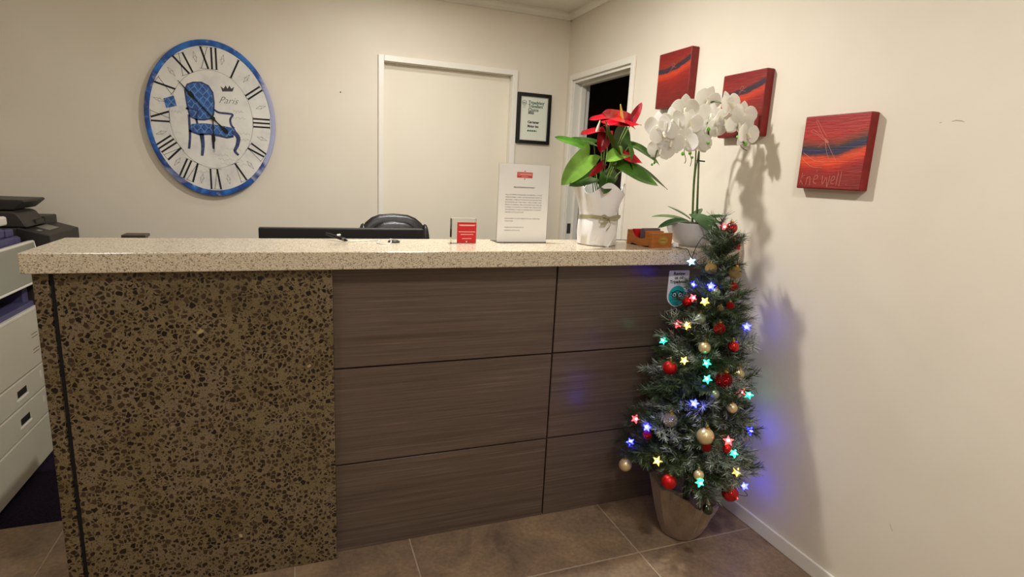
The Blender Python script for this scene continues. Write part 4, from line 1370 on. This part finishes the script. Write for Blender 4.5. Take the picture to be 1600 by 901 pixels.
# ================================================================== orchid in a white bowl
OB = (1.632, 2.050, ZT)
orc = thing('orchid_plant', 'white moth orchid arching over a white bowl planter', 'potted plant', OB)
bowl_m = mat('white_ceramic', rgb(206, 203, 206), 0.22, spec=0.5)
part(MB().lathe([(0.0, 0.0), (0.070, 0.0), (0.074, 0.004), (0.094, 0.028), (0.114, 0.062), (0.124, 0.100), (0.120, 0.101), (0.110, 0.066), (0.08, 0.05), (0.0, 0.05)], 48, OB), 'bowl', bowl_m, orc, smooth=True, angle=50)
moss_m = noisy('dark_moss', rgb(40, 38, 26), rgb(70, 64, 40), 120, 0.95, 0.7)
part(MB().lathe([(0.0, 0.05), (0.110, 0.075), (0.112, 0.085), (0.06, 0.098), (0.0, 0.10)], 32, OB), 'moss', moss_m, orc, smooth=True)
ol_dark = leaf_mat('orchid_leaf_green', rgb(28, 66, 26), rgb(44, 90, 34), None, 0.35)
ol_pale = leaf_mat('orchid_leaf_pale', rgb(88, 108, 66), rgb(110, 128, 84), None, 0.4)
OL = [((1.590, 2.03, 1.282), (1.612, 1.868, 1.278), 0.042, (-0.15, -0.1, 1.0), ol_dark, 0.05, 0.55),
      ((1.600, 2.07, 1.252), (1.455, 2.11, 1.282), 0.016, (0, -0.3, 1), ol_pale, 0.4, 0.15),
      ((1.590, 2.04, 1.250), (1.440, 2.02, 1.262), 0.022, (0, -0.4, 1), ol_dark, 0.3, 0.30),
      ((1.650, 2.04, 1.255), (1.735, 1.98, 1.285), 0.016, (0, -0.5, 1), ol_dark, 0.4, 0.05),
      ((1.650, 2.08, 1.255), (1.735, 2.15, 1.310), 0.020, (0, 0.2, 1), ol_dark, 0.3, 0.1),
      ((1.630, 2.08, 1.255), (1.575, 2.17, 1.315), 0.020, (0, 0.2, 1), ol_pale, 0.3, 0.1),
      ((1.640, 2.02, 1.255), (1.700, 1.93, 1.270), 0.018, (0.1, -0.4, 1), ol_dark, 0.3, 0.3)]
for (ba, ti, w, up, mm, fo, dr) in OL:
    part(MB().surf(leaf_grid(ba, ti, w, up, False, fo, dr, 0.1)), 'leaf', mm, orc, smooth=True, solid=0.0015, angle=80)
sten_m = noisy('orchid_stem', rgb(62, 80, 32), rgb(92, 112, 50), 30, 0.5)
wire_m = mat('dark_green_wire', rgb(24, 40, 24), 0.5)
STEM_A = [(1.618, 2.05, 1.23), (1.603, 2.05, 1.402), (1.594, 2.045, 1.537), (1.565, 2.03, 1.64), (1.489, 2.0, 1.695), (1.396, 1.98, 1.649), (1.364, 1.99, 1.543), (1.346, 1.98, 1.482)]
STEM_B = [(1.640, 2.05, 1.23), (1.623, 2.05, 1.43), (1.613, 2.05, 1.551), (1.601, 2.03, 1.668), (1.595, 2.0, 1.734), (1.602, 1.94, 1.736), (1.631, 1.88, 1.685), (1.641, 1.84, 1.598), (1.660, 1.83, 1.57)]
STEM_C = [(1.630, 2.06, 1.23), (1.614, 2.06, 1.43), (1.611, 2.05, 1.538), (1.606, 2.04, 1.655), (1.574, 1.98, 1.675), (1.554, 1.93, 1.62), (1.558, 1.92, 1.553)]
for s_ in (STEM_A, STEM_B, STEM_C):
    part(MB().tube(spline(s_, 7), 0.0030, 8), 'stem', sten_m, orc, smooth=True)
part(MB().tube([(1.652, 2.055, 1.22), (1.619, 2.055, 1.545)], 0.0022, 8), 'stake', wire_m, orc, smooth=True)
part(MB().tube([(1.595, 2.035, 1.508), (1.640, 2.040, 1.507)], 0.003, 8), 'clip', wire_m, orc, smooth=True)

pet_m = mat('orchid_petal_white', rgb(250, 249, 244), 0.5, spec=0.3, sss=0.0)
t = NT(pet_m)
# thin petals let some light through
trn = t.n('ShaderNodeBsdfTranslucent')
trn.inputs['Color'].default_value = rgb(252, 249, 238)
mxs = t.n('ShaderNodeMixShader')
mxs.inputs['Fac'].default_value = 0.45
t.l(t.b.outputs[0], mxs.inputs[1])
t.l(trn.outputs[0], mxs.inputs[2])
t.l(mxs.outputs[0], t.t.nodes['Material Output'].inputs['Surface'])
lip_m = mat('orchid_lip', rgb(240, 232, 204), 0.5)
def petal_mesh(L, W, cup, nm, pw=0.65):
    rows = []
    for i in range(9):
        s = i / 8
        wd = W * max(math.sin(PI * min(0.05 + s * 0.95, 0.985)) ** pw, 0.05)
        row = []
        for j in range(7):
            q = -1 + 2 * j / 6
            row.append(Vector((q * wd, cup * (s * s * L + 0.35 * q * q * wd), s * L)))
        rows.append(row)
    return MB().surf(rows).mesh(nm, pet_m, smooth=True, angle=80, solid=0.0006)
PET = petal_mesh(0.040, 0.026, -0.18, 'petal', 0.5)
SEP = petal_mesh(0.038, 0.015, 0.12, 'sepal', 0.75)
LIPM = MB().tube([(0, -0.002, 0.003), (0, -0.010, -0.001), (0, -0.014, -0.010), (0, -0.010, -0.016)], [0.0024, 0.004, 0.0032, 0.001], 8).mesh('flower', lip_m, smooth=True)
ORCHID_FLOWERS = [(1.343, 1.97, 1.63), (1.356, 1.95, 1.601), (1.402, 1.96, 1.653), (1.461, 1.97, 1.707), (1.465, 1.94, 1.647), (1.447, 1.93, 1.579), (1.396, 1.95, 1.569), (1.525, 1.95, 1.577), (1.57, 1.95, 1.685), (1.578, 1.99, 1.751), (1.583, 1.93, 1.635), (1.612, 1.92, 1.666), (1.597, 1.88, 1.723), (1.629, 1.85, 1.651), (1.658, 1.83, 1.611), (1.654, 1.86, 1.687), (1.372, 1.98, 1.54), (1.569, 2.0, 1.663), (1.51, 1.965, 1.625), (1.545, 1.97, 1.60)]
R2 = random.Random(3)
for k, p in enumerate(ORCHID_FLOWERS):
    yaw = (p[0] - 1.52) * 2.2 + R2.uniform(-0.5, 0.5) - 0.35
    pit = R2.uniform(-0.15, 0.5)
    rol = R2.uniform(-0.4, 0.4)
    fo = link('flower', LIPM, orc)
    q = Euler((pit, rol, yaw), 'XYZ').to_matrix().to_4x4()
    fo.matrix_local = Matrix.Translation(Vector(p) - Vector(OB)) @ q @ Matrix.Diagonal((1.32, 1.32, 1.32, 1))
    for me_, ang, nm in ((PET, 1.45, 'petal'), (PET, -1.45, 'petal'), (SEP, 0.0, 'sepal'), (SEP, 2.45, 'sepal'), (SEP, -2.45, 'sepal')):
        c_ = link(nm, me_, fo)
        c_.matrix_local = Matrix.Rotation(ang, 4, 'Y') @ Matrix.Translation((0, 0.003 if nm == 'sepal' else 0, 0.002))
bud_m = mat('green_bud', rgb(116, 196, 44), 0.4)
BUDS = [(1.464, 1.96, 1.528), (1.491, 1.95, 1.532), (1.545, 1.92, 1.627), (1.552, 1.92, 1.575), (1.625, 1.84, 1.599), (1.658, 1.83, 1.574), (1.351, 1.98, 1.49), (1.337, 1.98, 1.479), (1.505, 1.95, 1.515)]
for k, p in enumerate(BUDS):
    r = 0.0075 if k not in (6, 7, 8) else 0.005
    part(MB().lathe([(0.0, -r * 1.1), (r * 0.6, -r * 0.8), (r, -0.1 * r), (r * 0.75, r * 0.7), (0.0, r * 1.2)], 12, p), 'bud', bud_m, orc, smooth=True)
for pts in ([(1.475, 1.965, 1.56), (1.470, 1.96, 1.535), (1.478, 1.955, 1.505), (1.470, 1.95, 1.49)], [(1.495, 1.955, 1.56), (1.492, 1.95, 1.53), (1.502, 1.95, 1.505), (1.495, 1.945, 1.48)],
            [(1.552, 1.93, 1.64), (1.550, 1.925, 1.58), (1.565, 1.92, 1.555)], [(1.640, 1.845, 1.60), (1.645, 1.84, 1.565), (1.668, 1.83, 1.55)]):
    part(MB().tube(spline(pts, 5), 0.0014, 6), 'bud_stem', wire_m, orc, smooth=True)

# ================================================================== christmas tree
def axis(z):
    s = z / 1.25
    return Vector((1.455 + 0.10 * s, 1.70 + 0.06 * s, z))
def trad(z):
    s = min(max((z - 0.18) / 1.04, 0), 1)
    return max(0.29 * (1 - s) ** 0.85, 0.02) + 0.03 * (1 - s)
TB = (1.445, 1.70, 0.0)
tree = thing('christmas_tree', 'small frosted artificial christmas tree in a sack by the counter', 'christmas tree', TB)
trunk_m = noisy('tree_trunk_green', rgb(34, 36, 24), rgb(52, 48, 34), 40, 0.8)
part(MB().tube([axis(0.05), axis(0.4), axis(0.8), axis(1.16)], [0.016, 0.014, 0.010, 0.005], 10), 'trunk', trunk_m, tree, smooth=True)
# sack: folded hessian cloth round the pot
sack_m = mat('hessian_cloth', rough=0.95, spec=0.1, sheen=0.2)
t = NT(sack_m)
v = t.coords()
wv = t.noise(v, 420, 2, 0.5)
cl = t.noise(v, 12, 4, 0.6)
t.color(t.mix(1.0, t.ramp(cl, [(0.3, rgb(122, 100, 80)), (0.7, rgb(150, 126, 102))]), t.ramp(wv, [(0.35, g(0.75)), (0.65, g(1.12))]), 'MULTIPLY'))
t.bump(wv, 0.5, 0.002)
def sackfn(p, i, a):
    z = p.z
    up = min(z / 0.15, 1.0)
    fold = abs(math.sin(2.5 * a + 0.5)) ** 0.6 - 0.5
    fine = abs(math.sin(5.5 * a + 1.1 + z * 5)) ** 0.7 - 0.5
    k = 1 + (0.06 + 0.26 * up) * (0.60 * fold + 0.40 * fine)
    d = math.cos(a + 0.36)                     # +1 towards the right, seen from the counter front
    zz = z * (1.0 - 0.24 * d) + (0.012 * math.sin(5 * a + 0.4) if z > 0.12 else 0)
    return Vector((p.x * k, p.y * k, max(zz, 0.0)))
prof = [(0.058, 0.0), (0.072, 0.006), (0.088, 0.04), (0.102, 0.09), (0.114, 0.14), (0.122, 0.175), (0.126, 0.195), (0.118, 0.197), (0.108, 0.175), (0.096, 0.15), (0.0, 0.13)]
part(MB().lathe(prof, 30, TB, sackfn), 'sack', sack_m, tree, smooth=True, angle=20)

needle_m = noisy('needle_green', rgb(24, 40, 20), rgb(50, 70, 34), 30, 0.6)
needle2_m = noisy('needle_light_green', rgb(58, 78, 40), rgb(84, 100, 56), 30, 0.6)
frost_m = noisy('needle_frost', rgb(150, 160, 150), rgb(190, 196, 186), 40, 0.8)
twig_m = mat('twig_brown', rgb(54, 48, 34), 0.8)

def branch_mesh(L, seed, kind):
    rr = random.Random(seed)
    b = MB()
    b.cur = 2
    b.tube([(0, 0, 0), (L * 0.5, 0, -0.004), (L * 0.95, 0, 0.0)], [0.0028, 0.0022, 0.001], 5)
    segs = [(Vector((L * 0.25, 0, 0)), Vector((L, 0, 0.004)))]
    n = max(2, int(L / 0.032))
    for i in range(n):
        s = 0.22 + 0.66 * i / max(n - 1, 1)
        base = Vector((L * s, 0, 0))
        ln = (0.035 + 0.33 * L * (1 - s * 0.75)) * rr.uniform(0.8, 1.15)
        for sd in (-1, 1):
            a = sd * rr.uniform(0.55, 0.95)
            up = rr.uniform(-0.35, 0.45)
            d = Vector((math.cos(a), math.sin(a), up)).normalized()
            e = base + d * ln
            b.cur = 2
            b.tube([base, e], [0.0014, 0.0007], 4, False)
            segs.append((base + d * ln * 0.1, e))
    for (p, e) in segs:
        d = (e - p).normalized()
        ln = (e - p).length
        u = d.orthogonal().normalized()
        w = d.cross(u)
        cnt = int(ln / 0.0013)
        for i in range(cnt):
            s = (i + rr.random()) / cnt
            a = rr.uniform(0, 2 * PI)
            rad = u * math.cos(a) + w * math.sin(a)
            nd = (d * rr.uniform(0.55, 1.0) + rad * rr.uniform(0.5, 0.9)).normalized()
            nl = rr.uniform(0.018, 0.032) * (1.0 if s < 0.85 else 0.85)
            q = p + (e - p) * s
            sd = nd.cross(rad)
            sd = sd.normalized() * 0.00085 if sd.length > 1e-4 else u * 0.00085
            if kind == 'frost':
                b.cur = 1 if rr.random() < 0.35 + 0.5 * s else 0
            elif kind == 'part':
                b.cur = 1 if rr.random() < 0.30 * s else (3 if rr.random() < 0.4 else 0)
            else:
                b.cur = 3 if rr.random() < 0.35 else 0
            tp = q + nd * nl
            b.add([q + sd, q - sd, tp - sd * 0.4, tp + sd * 0.4], [(0, 1, 2, 3)])
    me = bpy.data.meshes.new('branch')
    me.from_pydata([tuple(x) for x in b.v], [], b.f)
    for mm in (needle_m, frost_m, twig_m, needle2_m):
        me.materials.append(mm)
    me.polygons.foreach_set('material_index', b.mi)
    me.update()
    return me
LEN = [0.10, 0.15, 0.21, 0.27]
BM = {}
for kind in ('green', 'part', 'frost'):
    for L in LEN:
        BM[(kind, L)] = [branch_mesh(L, int(L * 1000) + 17 * s, kind) for s in range(2)]
RT = random.Random(21)
z = 0.30
lev = 0
nbr = 0
while z < 1.17:
    R0 = trad(z)
    cnt = max(4, int(6 + 7 * R0 / 0.3))
    for i in range(cnt):
        a = 2 * PI * (i + 0.5 * (lev % 2)) / cnt + RT.uniform(-0.2, 0.2)
        ln = R0 * RT.uniform(0.86, 1.12)
        ax = axis(z + RT.uniform(-0.015, 0.015))
        dx, dy = math.cos(a), math.sin(a)
        ln *= 1.0 - 0.20 * max(0.0, dx * 0.85 - dy * 0.52) * (1.0 if z < 0.6 else 0.5)
        # the counter and the wall hold the branches back
        if dx > 0:
            ln = min(ln, (1.735 - ax.x) / dx)
        if dy > 0:
            ln = min(ln, ((1.925 if z < 0.98 else 1.862) - ax.y) / dy)
        if ln < 0.07:
            ln = 0.07
        L = min(LEN, key=lambda q: abs(q - ln))
        toward = (dx * -0.65 + dy * -0.76)
        pf = 0.24 if z < 0.8 else 0.07
        r_ = RT.random()
        kind = 'frost' if r_ < pf else ('part' if r_ < pf + 0.25 else 'green')
        elev = 0.10 + 0.55 * (z / 1.2) + RT.uniform(-0.15, 0.15) + 0.06 * (z < 0.4)
        o = link('branch', BM[(kind, L)][RT.randrange(2)], tree)
        k = ln / L * 0.97 / max(math.cos(elev), 0.7)
        M = Matrix.Rotation(a, 4, 'Z') @ Matrix.Rotation(-elev, 4, 'Y') @ Matrix.Rotation(RT.uniform(-0.5, 0.5), 4, 'X')
        pts_ = [M @ v_.co for v_ in list(o.data.vertices)[::5]]
        mx = max(p_.x for p_ in pts_)
        k = min(k, (1.758 - ax.x) / mx) if mx > 0 else k
        for p_ in pts_:
            ym = 1.955 if ax.z + p_.z * k < 1.06 else 1.880
            if p_.y * k + ax.y > ym:
                k = (ym - ax.y) / p_.y
        o.matrix_local = Matrix.Translation(ax - Vector(TB)) @ M @ Matrix.Diagonal((k, k, k, 1))
        nbr += 1
    z += 0.054 + 0.008 * (z < 0.6)
    lev += 1
# upright leader twigs at the top
for k, (a, el, ln) in enumerate(((0.3, 1.45, 0.12), (2.2, 1.15, 0.11), (4.4, 1.1, 0.11), (5.5, 0.95, 0.10), (1.2, 0.9, 0.10), (3.4, 1.25, 0.13))):
    o = link('branch', BM[('part' if k % 2 else 'green', 0.10)][k % 2], tree)
    s = ln / 0.10
    o.matrix_local = Matrix.Translation(axis(1.10 + 0.012 * k) - Vector(TB)) @ Matrix.Rotation(a, 4, 'Z') @ Matrix.Rotation(-el, 4, 'Y') @ Matrix.Diagonal((s, s, s, 1))

# ---- baubles: each hangs on the tree as a thing of its own
def bump_mat(name, col, rough, metal, bscale=0, bstr=0.0, feature='F1', coat=0.0):
    m_ = mat(name, col, rough, metal, coat=coat)
    if bscale:
        t = NT(m_)
        if feature == 'noise':
            t.bump(t.noise(t.coords(), bscale, 2), bstr, 0.1)
        else:
            t.bump(t.vor(t.coords(), bscale, feature, 0.6).outputs['Distance'], bstr, 0.2)
    return m_
BMAT = {
    'red_shiny': bump_mat('bauble_red_gloss', rgb(190, 14, 16), 0.12, 0.75, coat=0.5),
    'red_matte': bump_mat('bauble_red_satin', rgb(186, 16, 18), 0.38, 0.5),
    'red_glitter': bump_mat('bauble_red_glitter', rgb(190, 18, 18), 0.35, 0.6, 26, 0.8, 'noise'),
    'red_net': bump_mat('bauble_red_studded', rgb(176, 12, 16), 0.2, 0.7, 5.5, 1.0),
    'gold_glitter': bump_mat('bauble_gold_glitter', rgb(222, 182, 104), 0.35, 0.35, 26, 0.9, 'noise'),
    'champagne': bump_mat('bauble_champagne', rgb(212, 190, 142), 0.32, 0.5),
    'mirror_gold': bump_mat('bauble_mirror_gold', rgb(216, 200, 156), 0.05, 1.0),
    'sage': bump_mat('bauble_sage', rgb(140, 154, 124), 0.28, 0.45),
    'smoke': bump_mat('bauble_smoke', rgb(74, 76, 66), 0.06, 1.0),
    'net': bump_mat('bauble_silver_studded', rgb(222, 212, 188), 0.2, 0.6, 5.5, 1.0),
    'frost': bump_mat('bauble_frosted_silver', rgb(160, 152, 144), 0.5, 0.6),
}
gold_m = mat('cap_gold', rgb(212, 178, 100), 0.25, 1.0)
def ball():
    pr_ = [(math.cos(-PI / 2 + PI * i / 18), math.sin(-PI / 2 + PI * i / 18)) for i in range(19)]
    pr_[0] = (0.0, -1.0)
    pr_[-1] = (0.0, 1.0)
    return MB().lathe(pr_, 32)
BALL = {k: ball().mesh('bauble', m_, smooth=True, angle=80) for k, m_ in BMAT.items()}
# the studded ones are really faceted
for k in ('red_net', 'net'):
    b = ball()
    vs = []
    for p in b.v:
        a = math.atan2(p.y, p.x)
        q = math.asin(max(-1, min(1, p.z)))
        s = 1 + 0.05 * abs(math.sin(a * 6)) * abs(math.cos(q * 6))
        vs.append(p * s)
    b.v = vs
    BALL[k] = b.mesh('bauble', BMAT[k], smooth=True, angle=30)
CAP = MB().lathe([(0.0, 0.93), (0.27, 0.93), (0.30, 1.0), (0.26, 1.22), (0.10, 1.25), (0.0, 1.25)], 16).mesh('cap', gold_m, smooth=True)
LOOP = MB().tube([(0.14 * math.cos(2 * PI * i / 14), 0, 1.38 + 0.14 * math.sin(2 * PI * i / 14)) for i in range(15)], 0.03, 5, False).mesh('hanging_loop', gold_m, smooth=True)
BAUBLES = [
    ('red_shiny', (1.558, 1.738, 1.253), 0.0221),
    ('gold_glitter', (1.486, 1.741, 1.096), 0.0222),
    ('gold_glitter', (1.565, 1.696, 1.086), 0.0245),
    ('red_glitter', (1.540, 1.670, 1.037), 0.0170),
    ('sage', (1.475, 1.685, 1.013), 0.0170),
    ('red_shiny', (1.430, 1.788, 0.956), 0.0202),
    ('sage', (1.417, 1.686, 0.913), 0.0206),
    ('red_glitter', (1.462, 1.629, 0.889), 0.0215),
    ('red_shiny', (1.501, 1.588, 0.829), 0.0214),
    ('champagne', (1.406, 1.631, 0.817), 0.0226),
    ('red_matte', (1.321, 1.710, 0.718), 0.0270),
    ('mirror_gold', (1.562, 1.612, 0.710), 0.0270),
    ('red_net', (1.445, 1.555, 0.716), 0.0293),
    ('sage', (1.406, 1.548, 0.665), 0.0163),
    ('champagne', (1.460, 1.512, 0.622), 0.0186),
    ('smoke', (1.675, 1.665, 0.545), 0.0181),
    ('gold_glitter', (1.476, 1.654, 0.960), 0.0120),
    ('red_glitter', (1.514, 1.645, 0.971), 0.0144),
    ('net', (1.278, 1.620, 0.548), 0.0262),
    ('red_glitter', (1.225, 1.677, 0.468), 0.0171),
    ('champagne', (1.166, 1.717, 0.331), 0.0249),
    ('red_matte', (1.234, 1.534, 0.352), 0.0267),
    ('champagne', (1.355, 1.513, 0.524), 0.0312),
    ('red_glitter', (1.354, 1.499, 0.489), 0.0161),
    ('red_shiny', (1.419, 1.468, 0.488), 0.0161),
    ('frost', (1.675, 1.612, 0.328), 0.0219),
    ('champagne', (1.316, 1.478, 0.396), 0.0183),
    ('red_shiny', (1.508, 1.515, 0.271), 0.0316),
    ('smoke', (1.328, 1.426, 0.291), 0.0192),
]
BL = ['glossy red bauble at the very top of the tree', 'gold glitter bauble on the upper left, in front of the stone edge', 'gold glitter bauble on the upper right beside the wall',
      'small red glitter bauble just under the upper right gold one', 'small pale sage bauble high on the tree between two dark branches', 'glossy red bauble beside the owl sticker',
      'satin sage bauble below the hanging gold star', 'red glitter bauble in the upper middle, left of the bright blue star', 'glossy red bauble on the right below the bright blue star',
      'champagne bauble among frosted twigs in the upper middle', 'large satin red bauble on the left below the teal star', 'mirror gold bauble on the right, beside the studded red one',
      'large studded red bauble right of centre', 'small sage bauble below the studded red one', 'small champagne bauble right of centre beside a dark one',
      'small smoky mirror bauble on the right edge, mid height', 'tiny gold glitter bauble deep in the upper branches', 'small dull red bauble deep in the upper right branches',
      'silver studded bauble among frosted twigs on the left', 'small red glitter bauble under the blue star on the left', 'frosted champagne bauble at the far left tip of the lowest branches',
      'large satin red bauble above the sack on the left', 'largest champagne bauble in the middle of the lower tree', 'small red bauble half hidden under the large champagne one',
      'small glossy red bauble under the red star, lower right', 'frosted silver bauble on the right edge near the wall, low down', 'champagne bauble behind the bright green star above the sack',
      'large glossy red bauble at the lower right beside the skirting', 'dark smoky mirror bauble hanging over the sack']
BK = {'red': 'red baubles on the tree', 'gol': 'gold baubles on the tree', 'cha': 'gold baubles on the tree', 'mir': 'gold baubles on the tree', 'sag': 'sage baubles on the tree', 'smo': 'smoky baubles on the tree',
      'net': 'silver baubles on the tree', 'fro': 'silver baubles on the tree'}
for (kind, p, r), lb in zip(BAUBLES, BL):
    o = link('bauble', BALL[kind], None)
    o.location = p
    o.scale = (r, r, r)
    o.rotation_euler = (RT.uniform(-0.15, 0.15), RT.uniform(-0.15, 0.15), RT.uniform(0, 6))
    tag(o, lb, 'bauble', BK[kind[:3]])
    c_ = link('cap', CAP, o)
    c_ = link('hanging_loop', LOOP, o)
    # the branch it hangs from
    tip = Vector(p) + Vector((0, 0, r * 1.5))
    ax = axis(max(min(tip.z - 0.02, 1.12), 0.26))
    dv = tip - ax
    if dv.length > 0.11 and p[2] < 1.0:
        L = min(LEN, key=lambda q: abs(q - dv.length))
        k = dv.length / L * 0.98
        bo_ = link('branch', BM[('part' if RT.random() < 0.4 else 'green', L)][RT.randrange(2)], tree)
        q = Vector((1, 0, 0)).rotation_difference(dv.normalized()).to_matrix().to_4x4()
        bo_.matrix_local = Matrix.Translation(ax - Vector(TB)) @ q @ Matrix.Diagonal((k, k * 0.7, k * 0.7, 1))

# ---- string of star lights
def star_mesh(m_):
    pts = []
    for k in range(10):
        a = PI / 2 + PI * k / 5
        r = 0.0185 if k % 2 == 0 else 0.0085
        pts.append((r * math.cos(a), r * math.sin(a)))
    F = frame((0, 0, 0), (1, 0, 0), (0, 0, 1), (0, -1, 0))
    b = MB()
    n = 10
    b.add([F(a, c, -0.004) for a, c in pts] + [F(a * 0.85, c * 0.85, 0.004) for a, c in pts] + [F(0, 0, 0.008), F(0, 0, -0.006)],
          [(k, (k + 1) % n, n + (k + 1) % n, n + k) for k in range(n)] + [(n + k, n + (k + 1) % n, 2 * n) for k in range(n)] + [((k + 1) % n, k, 2 * n + 1) for k in range(n)])
    return b.mesh('star_lamp', m_)
SC = {'red': ((1.0, 0.07, 0.08, 1), 3.2), 'blue': ((0.012, 0.014, 1.0, 1), 42.0), 'teal': ((0.01, 0.85, 0.40, 1), 5.0), 'gold': ((1.0, 0.62, 0.12, 1), 2.4), 'ice': ((0.45, 0.85, 1.0, 1), 1.6)}
SM = {}
for k, (c_, e_) in SC.items():
    SM[k] = star_mesh(mat('star_' + k, tuple(x * 0.6 + 0.1 for x in c_[:3]) + (1,), 0.4, emit=c_, estr=e_))
    core = mat('star_core_' + k, (0.9, 0.9, 0.9, 1), 0.4, emit=tuple(0.45 + 0.55 * x for x in c_[:3]) + (1,), estr=min(e_ * 1.6, 8.0))
    SM[k + '_core'] = MB().lathe([(0, -0.005), (0.005, -0.003), (0.0055, 0.0), (0.005, 0.003), (0, 0.005)], 10).mesh('led', core, smooth=True)
STARS = [
    ('red', (1.534, 1.754, 1.256)),
    ('ice', (1.457, 1.825, 1.110)),
    ('blue', (1.464, 1.807, 1.018)),
    ('blue', (1.467, 1.707, 1.033)),
    ('red', (1.428, 1.754, 0.979)),
    ('gold', (1.437, 1.697, 0.977)),
    ('red', (1.382, 1.770, 0.872)),
    ('gold', (1.386, 1.717, 0.881)),
    ('blue', (1.642, 1.681, 0.872)),
    ('teal', (1.370, 1.835, 0.785)),
    ('gold', (1.347, 1.664, 0.760)),
    ('teal', (1.396, 1.599, 0.768)),
    ('teal', (1.388, 1.577, 0.715)),
    ('blue', (1.339, 1.572, 0.627)),
    ('red', (1.559, 1.580, 0.647)),
    ('teal', (1.675, 1.656, 0.595)),
    ('red', (1.222, 1.759, 0.497)),
    ('blue', (1.224, 1.682, 0.497)),
    ('blue', (1.675, 1.624, 0.453)),
    ('red', (1.420, 1.468, 0.520)),
    ('teal', (1.436, 1.450, 0.478)),
    ('gold', (1.215, 1.587, 0.408)),
    ('gold', (1.492, 1.482, 0.379)),
    ('teal', (1.309, 1.459, 0.378)),
    ('blue', (1.675, 1.613, 0.216)),
    ('red', (1.512, 1.498, 0.272)),
    ('blue', (1.188, 1.729, 0.419)),
]
sl = thing('string_lights', 'string of coloured star lights wound round the christmas tree', 'string lights', (1.45, 1.70, 0.20))
SO = Vector(sl['_o'])
cable_m = mat('dark_green_cable', rgb(20, 26, 18), 0.5)
hold_m = mat('clear_lamp_holder', rgb(190, 196, 190), 0.3)
HOLD = MB().tube([(0, 0.004, -0.002), (0, 0.022, 0.004)], [0.004, 0.003], 8).mesh('lamp_holder', hold_m, smooth=True)
campos = Vector((0, 0, 1.42))
for kind, p in STARS:
    p = Vector(p)
    o = link('star_lamp', SM[kind], sl)
    to = (campos - p)
    yaw = math.atan2(to.x, -to.y) + RT.uniform(-0.5, 0.5)
    yaw = math.atan2(-to.x, -to.y) * -1.0
    q = Vector((0, -1, 0)).rotation_difference(to.normalized()).to_matrix().to_4x4()
    tilt = Euler((RT.uniform(-0.45, 0.45), RT.uniform(-0.6, 0.6), RT.uniform(-0.55, 0.55))).to_matrix().to_4x4()
    s = RT.uniform(0.9, 1.08)
    o.matrix_local = Matrix.Translation(p - SO) @ q @ tilt @ Matrix.Diagonal((s, s, s, 1))
    c_ = link('led', SM[kind + '_core'], o)
    c_.location = (0, -0.0075, 0)
    c_ = link('lamp_holder', HOLD, o)
order = sorted(STARS, key=lambda q: -q[1][2])
pts = []
for k, (kind, p) in enumerate(order):
    p = Vector(p)
    a = axis(min(p.z, 1.2))
    inw = (a - p)
    pts.append(p + inw.normalized() * min(0.02, inw.length))
    if k < len(order) - 1:
        n_ = Vector(order[k + 1][1])
        mid = (p + n_) / 2
        aa = axis(min(mid.z, 1.2))
        out = (mid - aa)
        out.z = 0
        if out.length > 1e-3:
            rr_ = trad(mid.z) * 0.75
            mid = Vector((aa.x, aa.y, mid.z)) + out.normalized() * rr_
        mid.z -= 0.012
        mid.x = min(mid.x, 1.75)
        mid.y = min(mid.y, 1.93 if mid.z < 1.05 else 1.87)
        pts.append(mid)
part(MB().tube(spline(pts, 5), 0.0013, 5), 'cable', cable_m, sl, smooth=True)
part(MB().tube(spline([(1.50, 1.80, 1.08), (1.475, 1.845, 1.12), (1.47, 1.872, 1.150), (1.478, 1.905, 1.1485), (1.485, 1.955, 1.1475), (1.492, 1.985, 1.1475)], 7), 0.0016, 6), 'lead_cable', cable_m, sl, smooth=True)
part(MB().tube(spline([(1.492, 1.998, 1.1475), (1.500, 2.06, 1.1475), (1.47, 2.17, 1.1475), (1.36, 2.205, 1.1475), (1.27, 2.21, 1.1475), (1.22, 2.234, 1.1475), (1.21, 2.245, 1.10), (1.21, 2.245, 0.76)], 7), 0.0016, 6), 'lead_cable', cable_m, sl, smooth=True)
part(MB().tube(spline([(1.475, 1.845, 1.12), (1.487, 1.84, 1.17), (1.505, 1.82, 1.215), (1.535, 1.79, 1.235)], 7), 0.0015, 6), 'lead_cable', cable_m, sl, smooth=True)
